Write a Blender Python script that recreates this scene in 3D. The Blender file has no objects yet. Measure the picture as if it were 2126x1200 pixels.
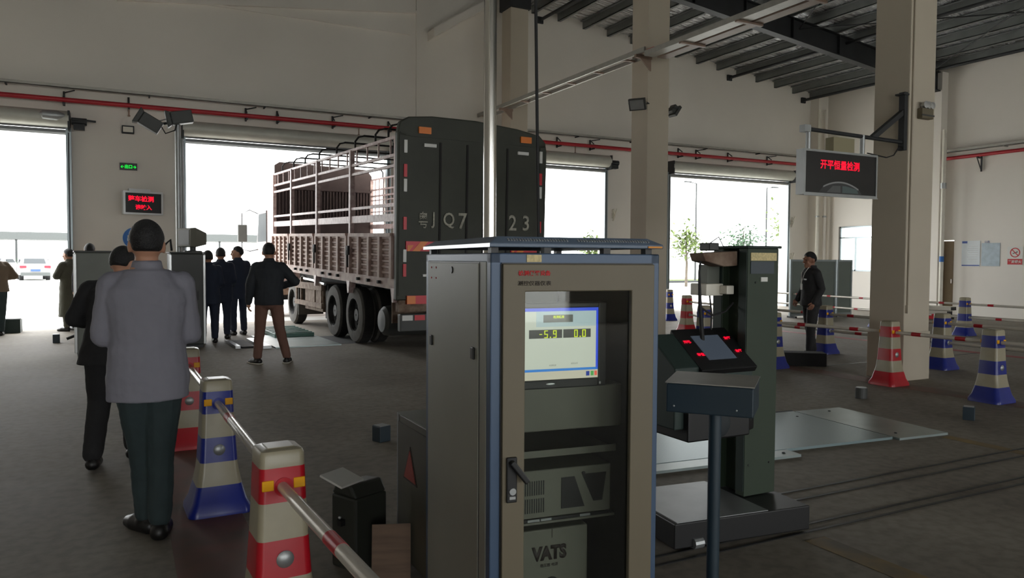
import bpy, math, random
from mathutils import Matrix, Vector, Euler
random.seed(7)
S = bpy.context.scene
COL = S.collection
PI = math.pi
R = math.radians

# ---------------------------------------------------------------- camera
F = 1575.0
th, pit, rol = R(27.3), math.atan(60 / F), 0.0058
fw = Vector((math.sin(th) * math.cos(pit), math.cos(th) * math.cos(pit), -math.sin(pit)))
r0 = Vector((math.cos(th), -math.sin(th), 0)); u0 = r0.cross(fw)
rt = math.cos(rol) * r0 + math.sin(rol) * u0
up = -math.sin(rol) * r0 + math.cos(rol) * u0
cd = bpy.data.cameras.new('camera'); cam = bpy.data.objects.new('camera', cd); COL.objects.link(cam)
cd.sensor_fit = 'HORIZONTAL'; cd.sensor_width = 36; cd.lens = F / 2126 * 36
cd.clip_start = 0.05; cd.clip_end = 600
cam.matrix_world = Matrix(((rt.x, up.x, -fw.x, 0), (rt.y, up.y, -fw.y, 0), (rt.z, up.z, -fw.z, 1.5), (0, 0, 0, 1)))
S.camera = cam

# ---------------------------------------------------------------- light: an overcast sky coming in through the doors
w = bpy.data.worlds.new('overcast'); S.world = w; w.use_nodes = True
nt = w.node_tree; bg = nt.nodes['Background']
tc = nt.nodes.new('ShaderNodeTexCoord'); sx = nt.nodes.new('ShaderNodeSeparateXYZ'); rm = nt.nodes.new('ShaderNodeValToRGB')
nt.links.new(tc.outputs['Generated'], sx.inputs[0]); nt.links.new(sx.outputs['Z'], rm.inputs[0]); nt.links.new(rm.outputs[0], bg.inputs[0])
rm.color_ramp.elements[0].position = 0.0; rm.color_ramp.elements[0].color = (0.42, 0.43, 0.43, 1)
rm.color_ramp.elements[1].position = 0.9; rm.color_ramp.elements[1].color = (0.66, 0.665, 0.67, 1)
SKY = 10.0
bg.inputs[1].default_value = SKY
S.view_settings.view_transform = 'Standard'; S.view_settings.look = 'None'
S.view_settings.exposure = 0.38; S.view_settings.gamma = 1.0; S.view_settings.use_curve_mapping = False
S.cycles.max_bounces = 10; S.cycles.diffuse_bounces = 8; S.cycles.glossy_bounces = 4; S.cycles.transparent_max_bounces = 12
S.cycles.use_denoising = True
S.cycles.sample_clamp_indirect = 6.0
S.cycles.caustics_reflective = False; S.cycles.caustics_refractive = False

def portal(loc, rot, sx_, sy_):
    l = bpy.data.lights.new('daylight_portal', 'AREA'); l.shape = 'RECTANGLE'; l.size = sx_; l.size_y = sy_
    l.cycles.is_portal = True
    o = bpy.data.objects.new('daylight_portal', l); COL.objects.link(o); o.location = loc; o.rotation_euler = rot

# ---------------------------------------------------------------- materials
def lin(c):
    return tuple(((v / 255) / 12.92 if v / 255 <= 0.04045 else ((v / 255 + 0.055) / 1.055) ** 2.4) for v in c)
MATS = {}
def mat(name, rgb, rough=0.5, metal=0.0, var=0.0, scale=8.0, bump=0.0, bscale=60.0, emit=None, es=1.0, stain=None, spec=0.5, coat=0.0, stretch=None):
    if name in MATS: return MATS[name]
    m = bpy.data.materials.new(name); m.use_nodes = True; MATS[name] = m
    t = m.node_tree; b = t.nodes['Principled BSDF']; c = lin(rgb) + (1,)
    b.inputs['Roughness'].default_value = rough; b.inputs['Metallic'].default_value = metal
    b.inputs['Specular IOR Level'].default_value = spec
    b.inputs['Coat Weight'].default_value = coat
    tx = t.nodes.new('ShaderNodeTexCoord'); mp = t.nodes.new('ShaderNodeMapping'); t.links.new(tx.outputs['Object'], mp.inputs[0])
    if stretch: mp.inputs['Scale'].default_value = stretch
    n = t.nodes.new('ShaderNodeTexNoise'); n.inputs['Scale'].default_value = scale; n.inputs['Detail'].default_value = 6
    t.links.new(mp.outputs[0], n.inputs['Vector'])
    rp = t.nodes.new('ShaderNodeValToRGB'); t.links.new(n.outputs[0], rp.inputs[0])
    v = max(var, 0.02)
    d2 = lin(stain) + (1,) if stain else tuple(x * (1 - v) for x in c[:3]) + (1,)
    rp.color_ramp.elements[0].position = 0.32; rp.color_ramp.elements[1].position = 0.62
    rp.color_ramp.elements[0].color = d2; rp.color_ramp.elements[1].color = c
    t.links.new(rp.outputs[0], b.inputs['Base Color'])
    if bump:
        n2 = t.nodes.new('ShaderNodeTexNoise'); n2.inputs['Scale'].default_value = bscale; n2.inputs['Detail'].default_value = 3
        t.links.new(mp.outputs[0], n2.inputs['Vector'])
        bp = t.nodes.new('ShaderNodeBump'); bp.inputs['Strength'].default_value = bump; bp.inputs['Distance'].default_value = 0.02
        t.links.new(n2.outputs[0], bp.inputs['Height']); t.links.new(bp.outputs[0], b.inputs['Normal'])
    if emit:
        b.inputs['Emission Color'].default_value = lin(emit) + (1,); b.inputs['Emission Strength'].default_value = es
    return m

M = {}
M['wall'] = mat('wall_paint', (233, 228, 219), 0.8, var=0.05, scale=0.6, bump=0.05)
M['column'] = mat('column_paint', (198, 188, 170), 0.75, var=0.06, scale=1.2, bump=0.05)
M['concrete_out'] = mat('pavement', (205, 205, 200), 0.9, var=0.1, scale=0.4)
M['steel_dark'] = mat('dark_steel', (52, 54, 56), 0.55, 0.3, var=0.2, scale=3)
M['purlin'] = mat('galvanised_purlin', (128, 132, 131), 0.5, 0.25, var=0.15, scale=3)
M['steel'] = mat('stainless', (200, 198, 192), 0.18, 1.0, var=0.05, scale=3)
M['galv'] = mat('galvanised', (165, 168, 168), 0.42, 0.7, var=0.12, scale=6)
M['red_paint'] = mat('red_pipe_paint', (176, 34, 46), 0.4, var=0.1)
M['tray'] = mat('tray_steel', (170, 168, 160), 0.5, 0.4, var=0.12)
M['bronze'] = mat('brown_trunk', (150, 128, 112), 0.55, var=0.15)
M['shutter'] = mat('shutter_slat', (192, 192, 182), 0.5, 0.2, var=0.1, scale=4)
M['shutter_dk'] = mat('shutter_bottom', (128, 130, 132), 0.5, 0.3, var=0.1, scale=4)
M['white'] = mat('white_plastic', (226, 222, 208), 0.38, var=0.08, scale=6)
M['cream'] = mat('cone_white', (164, 156, 132), 0.32, var=0.12, scale=7)
M['cone_red'] = mat('cone_red', (186, 22, 38), 0.3, var=0.15, scale=7)
M['cone_blue'] = mat('cone_blue', (28, 44, 138), 0.3, var=0.15, scale=7)
M['yellow'] = mat('amber_reflector', (246, 176, 24), 0.25)
M['tube'] = mat('pole_white', (214, 208, 196), 0.22, 0.15, var=0.06)
M['rubber'] = mat('black_rubber', (26, 26, 27), 0.7, var=0.2, scale=20)
M['black'] = mat('black_plastic', (20, 20, 21), 0.45)
M['blackmatte'] = mat('black_matte', (24, 24, 25), 0.85)
M['tyre'] = mat('dusty_tyre', (98, 95, 90), 0.85, var=0.3, scale=9)
M['tread'] = mat('tyre_tread', (40, 39, 38), 0.9, var=0.2, scale=12, bump=0.6, bscale=30)
M['rim'] = mat('wheel_rim', (42, 41, 40), 0.6, 0.3, var=0.3, scale=12)
M['maroon'] = mat('weathered_maroon', (182, 162, 152), 0.65, var=0.3, scale=5, stain=(150, 124, 116), bump=0.1)
M['maroon_dk'] = mat('dark_maroon', (70, 56, 55), 0.7, var=0.25, scale=6)
M['rail'] = mat('stake_paint', (196, 176, 172), 0.45, var=0.25, scale=14, stain=(160, 132, 128))
M['rust'] = mat('rusty_steel', (138, 120, 104), 0.8, var=0.35, scale=9, stain=(98, 74, 58))
M['chassis'] = mat('chassis_black', (30, 28, 27), 0.75, var=0.2)
M['darkgreen'] = mat('tailgate_green', (52, 55, 44), 0.55, var=0.22, scale=2.5, bump=0.08, bscale=8)
M['letter'] = mat('letter_paint', (196, 194, 180), 0.7, var=0.35, scale=30)
M['tape_red'] = mat('reflective_red', (214, 24, 44), 0.35)
M['tape_orange'] = mat('reflective_orange', (238, 128, 30), 0.35)
M['tape_white'] = mat('reflective_white', (222, 222, 218), 0.35)
M['cab'] = mat('cab_paint', (206, 176, 170), 0.35, var=0.1, scale=3)
M['blue_steel'] = mat('blue_cabinet_paint', (68, 88, 114), 0.4, 0.1, var=0.06, scale=4)
M['grey_panel'] = mat('grey_cabinet_paint', (142, 143, 132), 0.5, var=0.05, scale=3)
M['beige'] = mat('beige_door_paint', (108, 99, 79), 0.5, var=0.05, scale=3)
M['lid'] = mat('lid_paint', (96, 112, 132), 0.4, var=0.06)
M['silver'] = mat('silver_trim', (196, 198, 198), 0.3, 0.7)
M['pcgrey'] = mat('case_grey', (110, 110, 98), 0.55, var=0.05)
M['green'] = mat('tester_green', (42, 56, 40), 0.6, var=0.1, scale=4)
M['green_dk'] = mat('tester_dark_green', (36, 52, 47), 0.6, var=0.1, scale=4)
M['navy_steel'] = mat('pedestal_paint', (38, 54, 64), 0.45, var=0.1, scale=5)
M['grey_box'] = mat('grey_box_paint', (112, 116, 108), 0.5, var=0.1, scale=5)
M['dkgrey'] = mat('dark_grey_paint', (66, 68, 66), 0.5, var=0.1, scale=5)
M['plate'] = mat('steel_plate', (150, 166, 168), 0.36, 0.75, var=0.15, scale=5)
M['plate_plain'] = mat('steel_ramp', (160, 172, 170), 0.35, 0.6, var=0.18, scale=3)
M['grate'] = mat('green_plate', (76, 118, 106), 0.45, 0.1, var=0.15)
M['skin'] = mat('skin', (186, 138, 112), 0.55, var=0.08, scale=14)
M['skin_dk'] = mat('skin_tan', (158, 112, 90), 0.55, var=0.08, scale=14)
M['hair'] = mat('black_hair', (20, 19, 20), 0.55, var=0.3, scale=60, bump=0.5, bscale=120)
M['shirt'] = mat('pale_lilac_shirt', (136, 135, 146), 0.85, var=0.05, scale=9, bump=0.25, bscale=14)
M['suit'] = mat('black_suit_cloth', (34, 34, 36), 0.85, var=0.15, scale=9, bump=0.2, bscale=14)
M['jeans'] = mat('dark_green_jeans', (48, 62, 64), 0.85, var=0.2, scale=9, bump=0.25, bscale=14)
M['jacket'] = mat('black_jacket_cloth', (36, 40, 46), 0.8, var=0.15, scale=9, bump=0.25, bscale=14)
M['brown'] = mat('brown_trousers', (116, 84, 72), 0.85, var=0.1, scale=9, bump=0.25, bscale=14)
M['overall'] = mat('dark_blue_overall', (40, 48, 66), 0.85, var=0.12, scale=9, bump=0.25, bscale=14)
M['khaki'] = mat('khaki_jacket', (128, 112, 94), 0.85, var=0.1, scale=9, bump=0.25, bscale=14)
M['olive'] = mat('grey_olive_coat', (96, 96, 84), 0.85, var=0.1, scale=9, bump=0.25, bscale=14)
M['uniform'] = mat('charcoal_uniform', (48, 48, 50), 0.85, var=0.1, scale=9, bump=0.25, bscale=14)
M['shoe'] = mat('black_shoe', (22, 21, 21), 0.4)
M['sole'] = mat('pale_sole', (190, 184, 172), 0.6)
M['eye'] = mat('eye', (40, 32, 28), 0.2)
M['redcord'] = mat('red_lanyard', (186, 40, 44), 0.6)
M['paper'] = mat('paper', (226, 226, 220), 0.7)
M['wood'] = mat('brown_board', (128, 104, 86), 0.7, var=0.3, scale=4, stretch=(1, 1, 8))
M['wheelcar'] = mat('car_white', (120, 121, 121), 0.5)
M['carglass'] = mat('car_glass', (58, 62, 64), 0.6, spec=.15)
M['leaf'] = mat('pale_leaf', (100, 118, 62), 0.8, var=0.35, scale=1.5)
M['leaf2'] = mat('blue_green_leaf', (78, 104, 80), 0.8, var=0.35, scale=1.5)
M['bark'] = mat('bark', (88, 80, 70), 0.9, var=0.3)
M['grass'] = mat('verge_grass', (96, 110, 62), 0.9, var=0.2, scale=3)
M['canopy'] = mat('canopy_sheet', (72, 76, 75), 0.6, var=0.08)
M['lamp_grey'] = mat('lamp_post_grey', (62, 64, 64), 0.8, 0.0, spec=.1)
M['partition'] = mat('partition_panel', (112, 122, 116), 0.4, var=0.1, scale=1.5)
M['alu'] = mat('aluminium_frame', (158, 168, 172), 0.35, 0.6)
M['doorwood'] = mat('brown_door_paint', (150, 132, 106), 0.5, var=0.08)
M['led_black'] = mat('led_panel', (20, 20, 21), 0.35)
M['led_red'] = mat('led_red', (60, 0, 8), 0.5, emit=(255, 12, 50), es=.85)
M['led_green'] = mat('exit_green', (0, 60, 16), 0.5, emit=(20, 240, 70), es=0.9)
M['sign_blue'] = mat('sign_blue', (40, 108, 186), 0.5)
M['txt_red'] = mat('text_red', (196, 48, 52), 0.6)
M['txt_dark'] = mat('text_dark', (52, 44, 40), 0.6)
M['label_yellow'] = mat('label_yellow', (222, 204, 150), 0.6, var=0.3, scale=90)
M['label_orange'] = mat('label_orange', (222, 150, 60), 0.6)
M['poster'] = mat('poster_sheet', (214, 222, 224), 0.35, var=0.06, scale=5)
M['poster_b'] = mat('poster_bluish', (178, 196, 206), 0.35, var=0.2, scale=9)
M['blue_ink'] = mat('blue_ink', (44, 74, 150), 0.5)
M['line_red'] = mat('worn_red_line', (122, 84, 74), 0.6, var=0.5, scale=2.5, stain=(96, 84, 74))
M['line_yellow'] = mat('worn_yellow_line', (150, 124, 66), 0.6, var=0.5, scale=2.5, stain=(98, 88, 72))
M['groove'] = mat('floor_rail_steel', (42, 42, 40), 0.4, 0.4)
def emit(name, rgb, k=1.0):
    k *= .78; return mat(name, (2, 2, 2), 0.3, emit=rgb, es=k)
M['scr_bg'] = emit('screen_background', (190, 196, 182))
M['scr_sky'] = emit('screen_pale_blue', (164, 184, 186))
M['scr_blue'] = emit('screen_title_blue', (44, 76, 214), 1.0)
M['scr_cyan'] = emit('screen_bar_blue', (48, 122, 200), 1.0)
M['scr_bar'] = emit('screen_task_grey', (190, 186, 166))
M['scr_grey'] = emit('screen_field_grey', (78, 82, 76))
M['scr_dark'] = emit('screen_field_dark', (44, 46, 44))
M['scr_yel'] = emit('screen_digit_yellow', (206, 226, 20), 1.1)
M['scr_txt'] = emit('screen_text_grey', (120, 126, 116))
M['scr_red'] = emit('screen_icon_red', (226, 90, 70))
M['scr_grn'] = emit('screen_icon_green', (80, 160, 80))
M['scr_icon'] = emit('screen_icon_navy', (20, 50, 140))
M['lcd_off'] = mat('lcd_idle', (70, 78, 90), 0.25, emit=(52, 58, 66), es=0.6)

# floor: sealed grey concrete with stains
def floor_mat():
    m = bpy.data.materials.new('sealed_concrete'); m.use_nodes = True; t = m.node_tree; b = t.nodes['Principled BSDF']
    tx = t.nodes.new('ShaderNodeTexCoord')
    n1 = t.nodes.new('ShaderNodeTexNoise'); n1.inputs['Scale'].default_value = 0.55; n1.inputs['Detail'].default_value = 8; n1.inputs['Roughness'].default_value = 0.65
    n2 = t.nodes.new('ShaderNodeTexNoise'); n2.inputs['Scale'].default_value = 14; n2.inputs['Detail'].default_value = 5
    for n in (n1, n2): t.links.new(tx.outputs['Object'], n.inputs['Vector'])
    r1 = t.nodes.new('ShaderNodeValToRGB'); e = r1.color_ramp.elements
    e[0].position = 0.3; e[0].color = lin((118, 110, 100)) + (1,); e[1].position = 0.72; e[1].color = lin((156, 149, 136)) + (1,)
    t.links.new(n1.outputs[0], r1.inputs[0])
    r2 = t.nodes.new('ShaderNodeValToRGB'); r2.color_ramp.elements[0].position = 0.35; r2.color_ramp.elements[0].color = (0.78, 0.78, 0.78, 1); r2.color_ramp.elements[1].position = 0.6
    t.links.new(n2.outputs[0], r2.inputs[0])
    mx = t.nodes.new('ShaderNodeMix'); mx.data_type = 'RGBA'; mx.blend_type = 'MULTIPLY'; mx.inputs[0].default_value = 1.0
    t.links.new(r1.outputs[0], mx.inputs[6]); t.links.new(r2.outputs[0], mx.inputs[7]); t.links.new(mx.outputs[2], b.inputs['Base Color'])
    rr = t.nodes.new('ShaderNodeMapRange'); rr.inputs[3].default_value = 0.6; rr.inputs[4].default_value = 0.85
    t.links.new(n1.outputs[0], rr.inputs[0]); t.links.new(rr.outputs[0], b.inputs['Roughness'])
    bp = t.nodes.new('ShaderNodeBump'); bp.inputs['Strength'].default_value = 0.12; bp.inputs['Distance'].default_value = 0.01
    t.links.new(n2.outputs[0], bp.inputs['Height']); t.links.new(bp.outputs[0], b.inputs['Normal'])
    b.inputs['Specular IOR Level'].default_value = 0.32
    return m
M['floor'] = floor_mat()
def foil_mat():     # silver insulation foil under the roof sheets: creased
    m = bpy.data.materials.new('silver_roof_foil'); m.use_nodes = True; t = m.node_tree; b = t.nodes['Principled BSDF']
    b.inputs['Base Color'].default_value = lin((220, 222, 224)) + (1,); b.inputs['Metallic'].default_value = 0.7; b.inputs['Roughness'].default_value = 0.26
    tx = t.nodes.new('ShaderNodeTexCoord'); mp = t.nodes.new('ShaderNodeMapping'); mp.inputs['Scale'].default_value = (0.5, 3.2, 1)
    n = t.nodes.new('ShaderNodeTexNoise'); n.inputs['Scale'].default_value = 2.2; n.inputs['Detail'].default_value = 4
    bp = t.nodes.new('ShaderNodeBump'); bp.inputs['Strength'].default_value = 1.0; bp.inputs['Distance'].default_value = 0.3
    t.links.new(tx.outputs['Object'], mp.inputs[0]); t.links.new(mp.outputs[0], n.inputs['Vector']); t.links.new(n.outputs[0], bp.inputs['Height']); t.links.new(bp.outputs[0], b.inputs['Normal'])
    return m
M['foil'] = foil_mat()
def tread_mat():    # chequer plate
    m = bpy.data.materials.new('chequer_plate'); m.use_nodes = True; t = m.node_tree; b = t.nodes['Principled BSDF']
    b.inputs['Base Color'].default_value = lin((138, 156, 158)) + (1,); b.inputs['Metallic'].default_value = 0.6; b.inputs['Roughness'].default_value = 0.36
    tx = t.nodes.new('ShaderNodeTexCoord'); mp = t.nodes.new('ShaderNodeMapping'); mp.inputs['Rotation'].default_value = (0, 0, R(45))
    ck = t.nodes.new('ShaderNodeTexChecker'); ck.inputs['Scale'].default_value = 36
    bp = t.nodes.new('ShaderNodeBump'); bp.inputs['Strength'].default_value = 1.0; bp.inputs['Distance'].default_value = 0.02
    t.links.new(tx.outputs['Object'], mp.inputs[0]); t.links.new(mp.outputs[0], ck.inputs[0]); t.links.new(ck.outputs['Fac'], bp.inputs['Height']); t.links.new(bp.outputs[0], b.inputs['Normal'])
    return m
M['chequer'] = tread_mat()
def glass_mat():    # thin clear pane
    m = bpy.data.materials.new('clear_pane'); m.use_nodes = True; t = m.node_tree
    for n in list(t.nodes): t.nodes.remove(n)
    o = t.nodes.new('ShaderNodeOutputMaterial'); mx = t.nodes.new('ShaderNodeMixShader'); tr = t.nodes.new('ShaderNodeBsdfTransparent'); g = t.nodes.new('ShaderNodeBsdfGlossy')
    fr = t.nodes.new('ShaderNodeFresnel'); fr.inputs[0].default_value = 1.45
    tr.inputs[0].default_value = (0.93, 0.95, 0.93, 1); g.inputs['Roughness'].default_value = 0.02
    t.links.new(fr.outputs[0], mx.inputs[0]); t.links.new(tr.outputs[0], mx.inputs[1]); t.links.new(g.outputs[0], mx.inputs[2]); t.links.new(mx.outputs[0], o.inputs[0])
    return m
M['glass'] = glass_mat()

# ---------------------------------------------------------------- mesh helpers
class MB:
    def __init__(s): s.v = []; s.f = []; s.mi = []; s.M = Matrix(); s.k = 0
    def mat(s, k): s.k = k; return s
    def add(s, vs, fs):
        n = len(s.v)
        s.v += [tuple(s.M @ Vector(v)) for v in vs]
        s.f += [tuple(i + n for i in f) for f in fs]; s.mi += [s.k] * len(fs)
        return s
    def box(s, x0, x1, y0, y1, z0, z1):
        return s.add([(x0, y0, z0), (x1, y0, z0), (x1, y1, z0), (x0, y1, z0), (x0, y0, z1), (x1, y0, z1), (x1, y1, z1), (x0, y1, z1)],
                     [(3, 2, 1, 0), (4, 5, 6, 7), (0, 1, 5, 4), (1, 2, 6, 5), (2, 3, 7, 6), (3, 0, 4, 7)])
    def cbox(s, c, d, rot=None):
        m0 = s.M; s.M = m0 @ Matrix.Translation(c) @ (Euler(rot).to_matrix().to_4x4() if rot else Matrix())
        s.box(-d[0] / 2, d[0] / 2, -d[1] / 2, d[1] / 2, -d[2] / 2, d[2] / 2); s.M = m0; return s
    def prism(s, poly, a, b, ax='z'):
        g = {'z': lambda p, h: (p[0], p[1], h), 'y': lambda p, h: (p[0], h, p[1]), 'x': lambda p, h: (h, p[0], p[1])}[ax]
        n = len(poly)
        return s.add([g(p, a) for p in poly] + [g(p, b) for p in poly],
                     [tuple(range(n))[::-1], tuple(range(n, 2 * n))] + [(i, (i + 1) % n, n + (i + 1) % n, n + i) for i in range(n)])
    def loft(s, rings, caps=True, closed=False):
        n = len(rings[0]); vs = [p for r in rings for p in r]; fs = []
        m = len(rings)
        for j in range(m - 1 + (1 if closed else 0)):
            for i in range(n):
                a = j * n; b = ((j + 1) % m) * n
                fs.append((a + i, a + (i + 1) % n, b + (i + 1) % n, b + i))
        if caps and not closed: fs += [tuple(range(n))[::-1], tuple(range((m - 1) * n, m * n))]
        return s.add(vs, fs)
    def tube(s, pts, r, n=8):
        pts = [Vector(p) for p in pts]; rs = r if isinstance(r, (list, tuple)) else [r] * len(pts); rings = []
        ref = None
        for i, p in enumerate(pts):
            d = (pts[min(i + 1, len(pts) - 1)] - pts[max(i - 1, 0)]).normalized()
            if ref is None: ref = Vector((0, 0, 1)) if abs(d.z) < 0.9 else Vector((1, 0, 0))
            a = d.cross(ref).normalized(); b = d.cross(a).normalized(); ref = b.cross(d) if False else ref
            if abs(d.dot(ref)) > 0.95: ref = Vector((0, 1, 0)) if abs(d.y) < 0.9 else Vector((1, 0, 0)); a = d.cross(ref).normalized(); b = d.cross(a).normalized()
            rings.append([tuple(p + (a * math.cos(2 * PI * k / n) + b * math.sin(2 * PI * k / n)) * rs[i]) for k in range(n)])
        return s.loft(rings)
    def ell(s, c, r, n=16, m=10):
        rings = []
        for j in range(m + 1):
            a = PI * (j / m); a = min(max(a, 0.02), PI - 0.02)
            rings.append([(c[0] + r[0] * math.sin(a) * math.cos(2 * PI * i / n), c[1] + r[1] * math.sin(a) * math.sin(2 * PI * i / n), c[2] - r[2] * math.cos(a)) for i in range(n)])
        return s.loft(rings)
    def caps(s, p, q, r1, r2, n=12):
        p = Vector(p); q = Vector(q); d = (q - p).normalized()
        s.tube([p - d * r1 * .95, p - d * r1 * .75, p - d * r1 * 0.35, p, q, q + d * r2 * 0.35, q + d * r2 * .75, q + d * r2 * .95], [r1 * .25, r1 * .66, r1 * .93, r1, r2, r2 * .93, r2 * .66, r2 * .25], n)
        return s
    def lathe(s, prof, n=24, ax='z', c=(0, 0, 0), caps=True, closed=False):
        rings = []
        for r, h in prof:
            rr = []
            for i in range(n):
                a, b = r * math.cos(2 * PI * i / n), r * math.sin(2 * PI * i / n)
                p = {'z': (a, b, h), 'x': (h, a, b), 'y': (a, h, b)}[ax]
                rr.append((p[0] + c[0], p[1] + c[1], p[2] + c[2]))
            rings.append(rr)
        return s.loft(rings, caps, closed)
    def build(s, name, mats, parent=None, loc=None, rz=0, bevel=0, smooth=False, seg=2):
        me = bpy.data.meshes.new(name); me.from_pydata(s.v, [], s.f)
        if not isinstance(mats, (list, tuple)): mats = [mats]
        for m in mats: me.materials.append(m)
        me.polygons.foreach_set('material_index', s.mi)
        import bmesh
        bm = bmesh.new(); bm.from_mesh(me); bmesh.ops.recalc_face_normals(bm, faces=bm.faces); bm.to_mesh(me); bm.free()
        if smooth: me.polygons.foreach_set('use_smooth', [True] * len(me.polygons))
        me.update()
        o = bpy.data.objects.new(name, me); COL.objects.link(o)
        if parent: o.parent = parent
        if loc: o.location = loc
        o.rotation_euler.z = rz
        if bevel:
            b = o.modifiers.new('bevel', 'BEVEL'); b.width = bevel; b.segments = seg; b.limit_method = 'ANGLE'; b.angle_limit = R(40)
        if smooth:
            e = o.modifiers.new('split', 'EDGE_SPLIT'); e.split_angle = R(38)
        return o
def B(*a):
    m = MB()
    if a: m.box(*a)
    return m
def tag(o, label=None, cat=None, group=None, kind=None):
    if label: o['label'] = label
    if cat: o['category'] = cat
    if group: o['group'] = group
    if kind: o['kind'] = kind
    return o
def thing(name, label, cat, loc=(0, 0, 0), rz=0, group=None, kind=None):
    o = bpy.data.objects.new(name, None); COL.objects.link(o); o.empty_display_size = 0.1
    o.location = loc; o.rotation_euler.z = rz
    return tag(o, label, cat, group, kind)
def struct(o): o['kind'] = 'structure'; return o
def copy_tree(o, parent=None):
    c = o.copy(); COL.objects.link(c)
    if parent: c.parent = parent
    for ch in list(o.children): copy_tree(ch, c)
    return c
def txt(s, h, m, parent, mtx, depth=0.002, name='lettering', bold=0.0, sx=1.0):
    cu = bpy.data.curves.new(name, 'FONT'); cu.body = s; cu.size = 1; cu.extrude = 0.0; cu.align_x = 'CENTER'; cu.align_y = 'CENTER'; cu.offset = bold; cu.resolution_u = 3
    o = bpy.data.objects.new(name, cu); COL.objects.link(o); bpy.context.view_layer.update()
    me = bpy.data.meshes.new_from_object(o.evaluated_get(bpy.context.evaluated_depsgraph_get()))
    bpy.data.objects.remove(o)
    xs = [v.co.x for v in me.vertices]; ys = [v.co.y for v in me.vertices]
    if not ys: return None
    k = h / max(max(ys) - min(ys), 1e-4); cx, cy = (max(xs) + min(xs)) / 2, (max(ys) + min(ys)) / 2
    me.transform(Matrix.Diagonal((k * sx, k, 1, 1)) @ Matrix.Translation((-cx, -cy, 0)))
    me.transform(mtx)
    me.materials.clear(); me.materials.append(m)
    q = bpy.data.objects.new(name, me); COL.objects.link(q)
    if parent: q.parent = parent
    sm = q.modifiers.new('thick', 'SOLIDIFY'); sm.thickness = depth; sm.offset = 0
    return q
def face_my(x, y, z, rot=0.0):     # text standing on a wall that faces -Y
    return Matrix.Translation((x, y, z)) @ Matrix.Rotation(PI / 2, 4, 'X') @ Matrix.Rotation(rot, 4, 'Z')
def face_mx(x, y, z):              # text on a wall that faces -X (reads along -Y)
    return Matrix.Translation((x, y, z)) @ Matrix.Rotation(-PI / 2, 4, 'Z') @ Matrix.Rotation(PI / 2, 4, 'X')

# ================================================================ the hall
XL, XR, YB, YF = -6.4, 21.4, -13.0, 18.5
RX = 7.5                                     # ridge
def pur_h(x): return 7.92 - 0.114 * (x - 13.1) if x > RX else 7.92 - 0.114 * (RX - 13.1) - 0.114 * (RX - x)
struct(B(XL - .3, XR + .3, YB - .3, YF + .3, -.3, 0).build('floor', M['floor']))
g = struct(B(-150, 190, YF + .3, 260, -.3, 0).build('ground', M['concrete_out'])); 
struct(B(-60, 70, -70, YB - .3, -.3, 0).build('ground_behind', M['concrete_out']))
# far gable wall with four roller-door openings
doors = [(-5.95, -0.93), (1.27, 6.0), (7.9, 12.55), (14.85, 19.9)]
def gable(name, y0, y1, ops, top):
    mb = MB(); xs = [XL] + [v for o in ops for v in o] + [XR]
    for i in range(0, len(xs), 2): mb.box(xs[i], xs[i + 1], y0, y1, 0, top)
    mb.prism([(XL, top), (XR, top), (XR, pur_h(XR) + .24), (RX, pur_h(RX) + .24), (XL, pur_h(XL) + .24)], y0, y1, 'y')
    return struct(mb.build(name, M['wall']))
gable('wall_far', YF, YF + .3, doors, 4.4)
gable('wall_back', YB - .3, YB, [(-5.9, -.9), (1.3, 6.3), (8, 13), (15, 20)], 4.4)
struct(B(XL - .3, XL, YB, YF, 0, pur_h(XL) + .24).build('wall_left', M['wall']))
rw = MB()                                    # right wall: window and a recessed door
wy0, wy1, wz0, wz1 = 15.75, 17.62, 1.2, 2.68
rw.box(XR, XR + .3, YB, 13.62, 0, 7.2); rw.box(XR, XR + .3, 13.62, 14.5, 2.15, 7.2); rw.box(XR, XR + .3, 14.5, wy0, 0, 7.2)
rw.box(XR, XR + .3, wy0, wy1, 0, wz0); rw.box(XR, XR + .3, wy0, wy1, wz1, 7.2); rw.box(XR, XR + .3, wy1, YF, 0, 7.2)
struct(rw.build('wall_right', M['wall']))
# roof
ceil = MB()
for sx_ in (0, 1):
    a, b = (XL - .5, RX) if sx_ == 0 else (RX, XR + .5)
    za, zb = pur_h(a) + .22, pur_h(b) + .22
    ceil.add([(a, YB - .5, za), (b, YB - .5, zb), (b, YF + .5, zb), (a, YF + .5, za), (a, YB - .5, za + .06), (b, YB - .5, zb + .06), (b, YF + .5, zb + .06), (a, YF + .5, za + .06)],
             [(0, 1, 2, 3), (7, 6, 5, 4), (0, 4, 5, 1), (1, 5, 6, 2), (2, 6, 7, 3), (3, 7, 4, 0)])
ceiling = struct(ceil.build('ceiling', M['foil']))
x = 20.9
while x > 8.0:                               # cold-formed purlins on the right slope
    h = pur_h(x); m = MB()
    m.box(x - .012, x + .012, YB, YF, h, h + .21); m.box(x - .012, x + .09, YB, YF, h, h + .014); m.box(x - .09, x + .012, YB, YF, h + .197, h + .211)
    m.build('purlin', M['purlin'], ceiling); x -= 0.83
for x in (6.4, 4.4, 2.4, 0.4, -1.6, -3.6, -5.6):
    h = pur_h(x); B(x - .04, x + .04, YB, YF, h, h + .21).build('purlin', M['purlin'], ceiling)
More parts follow.
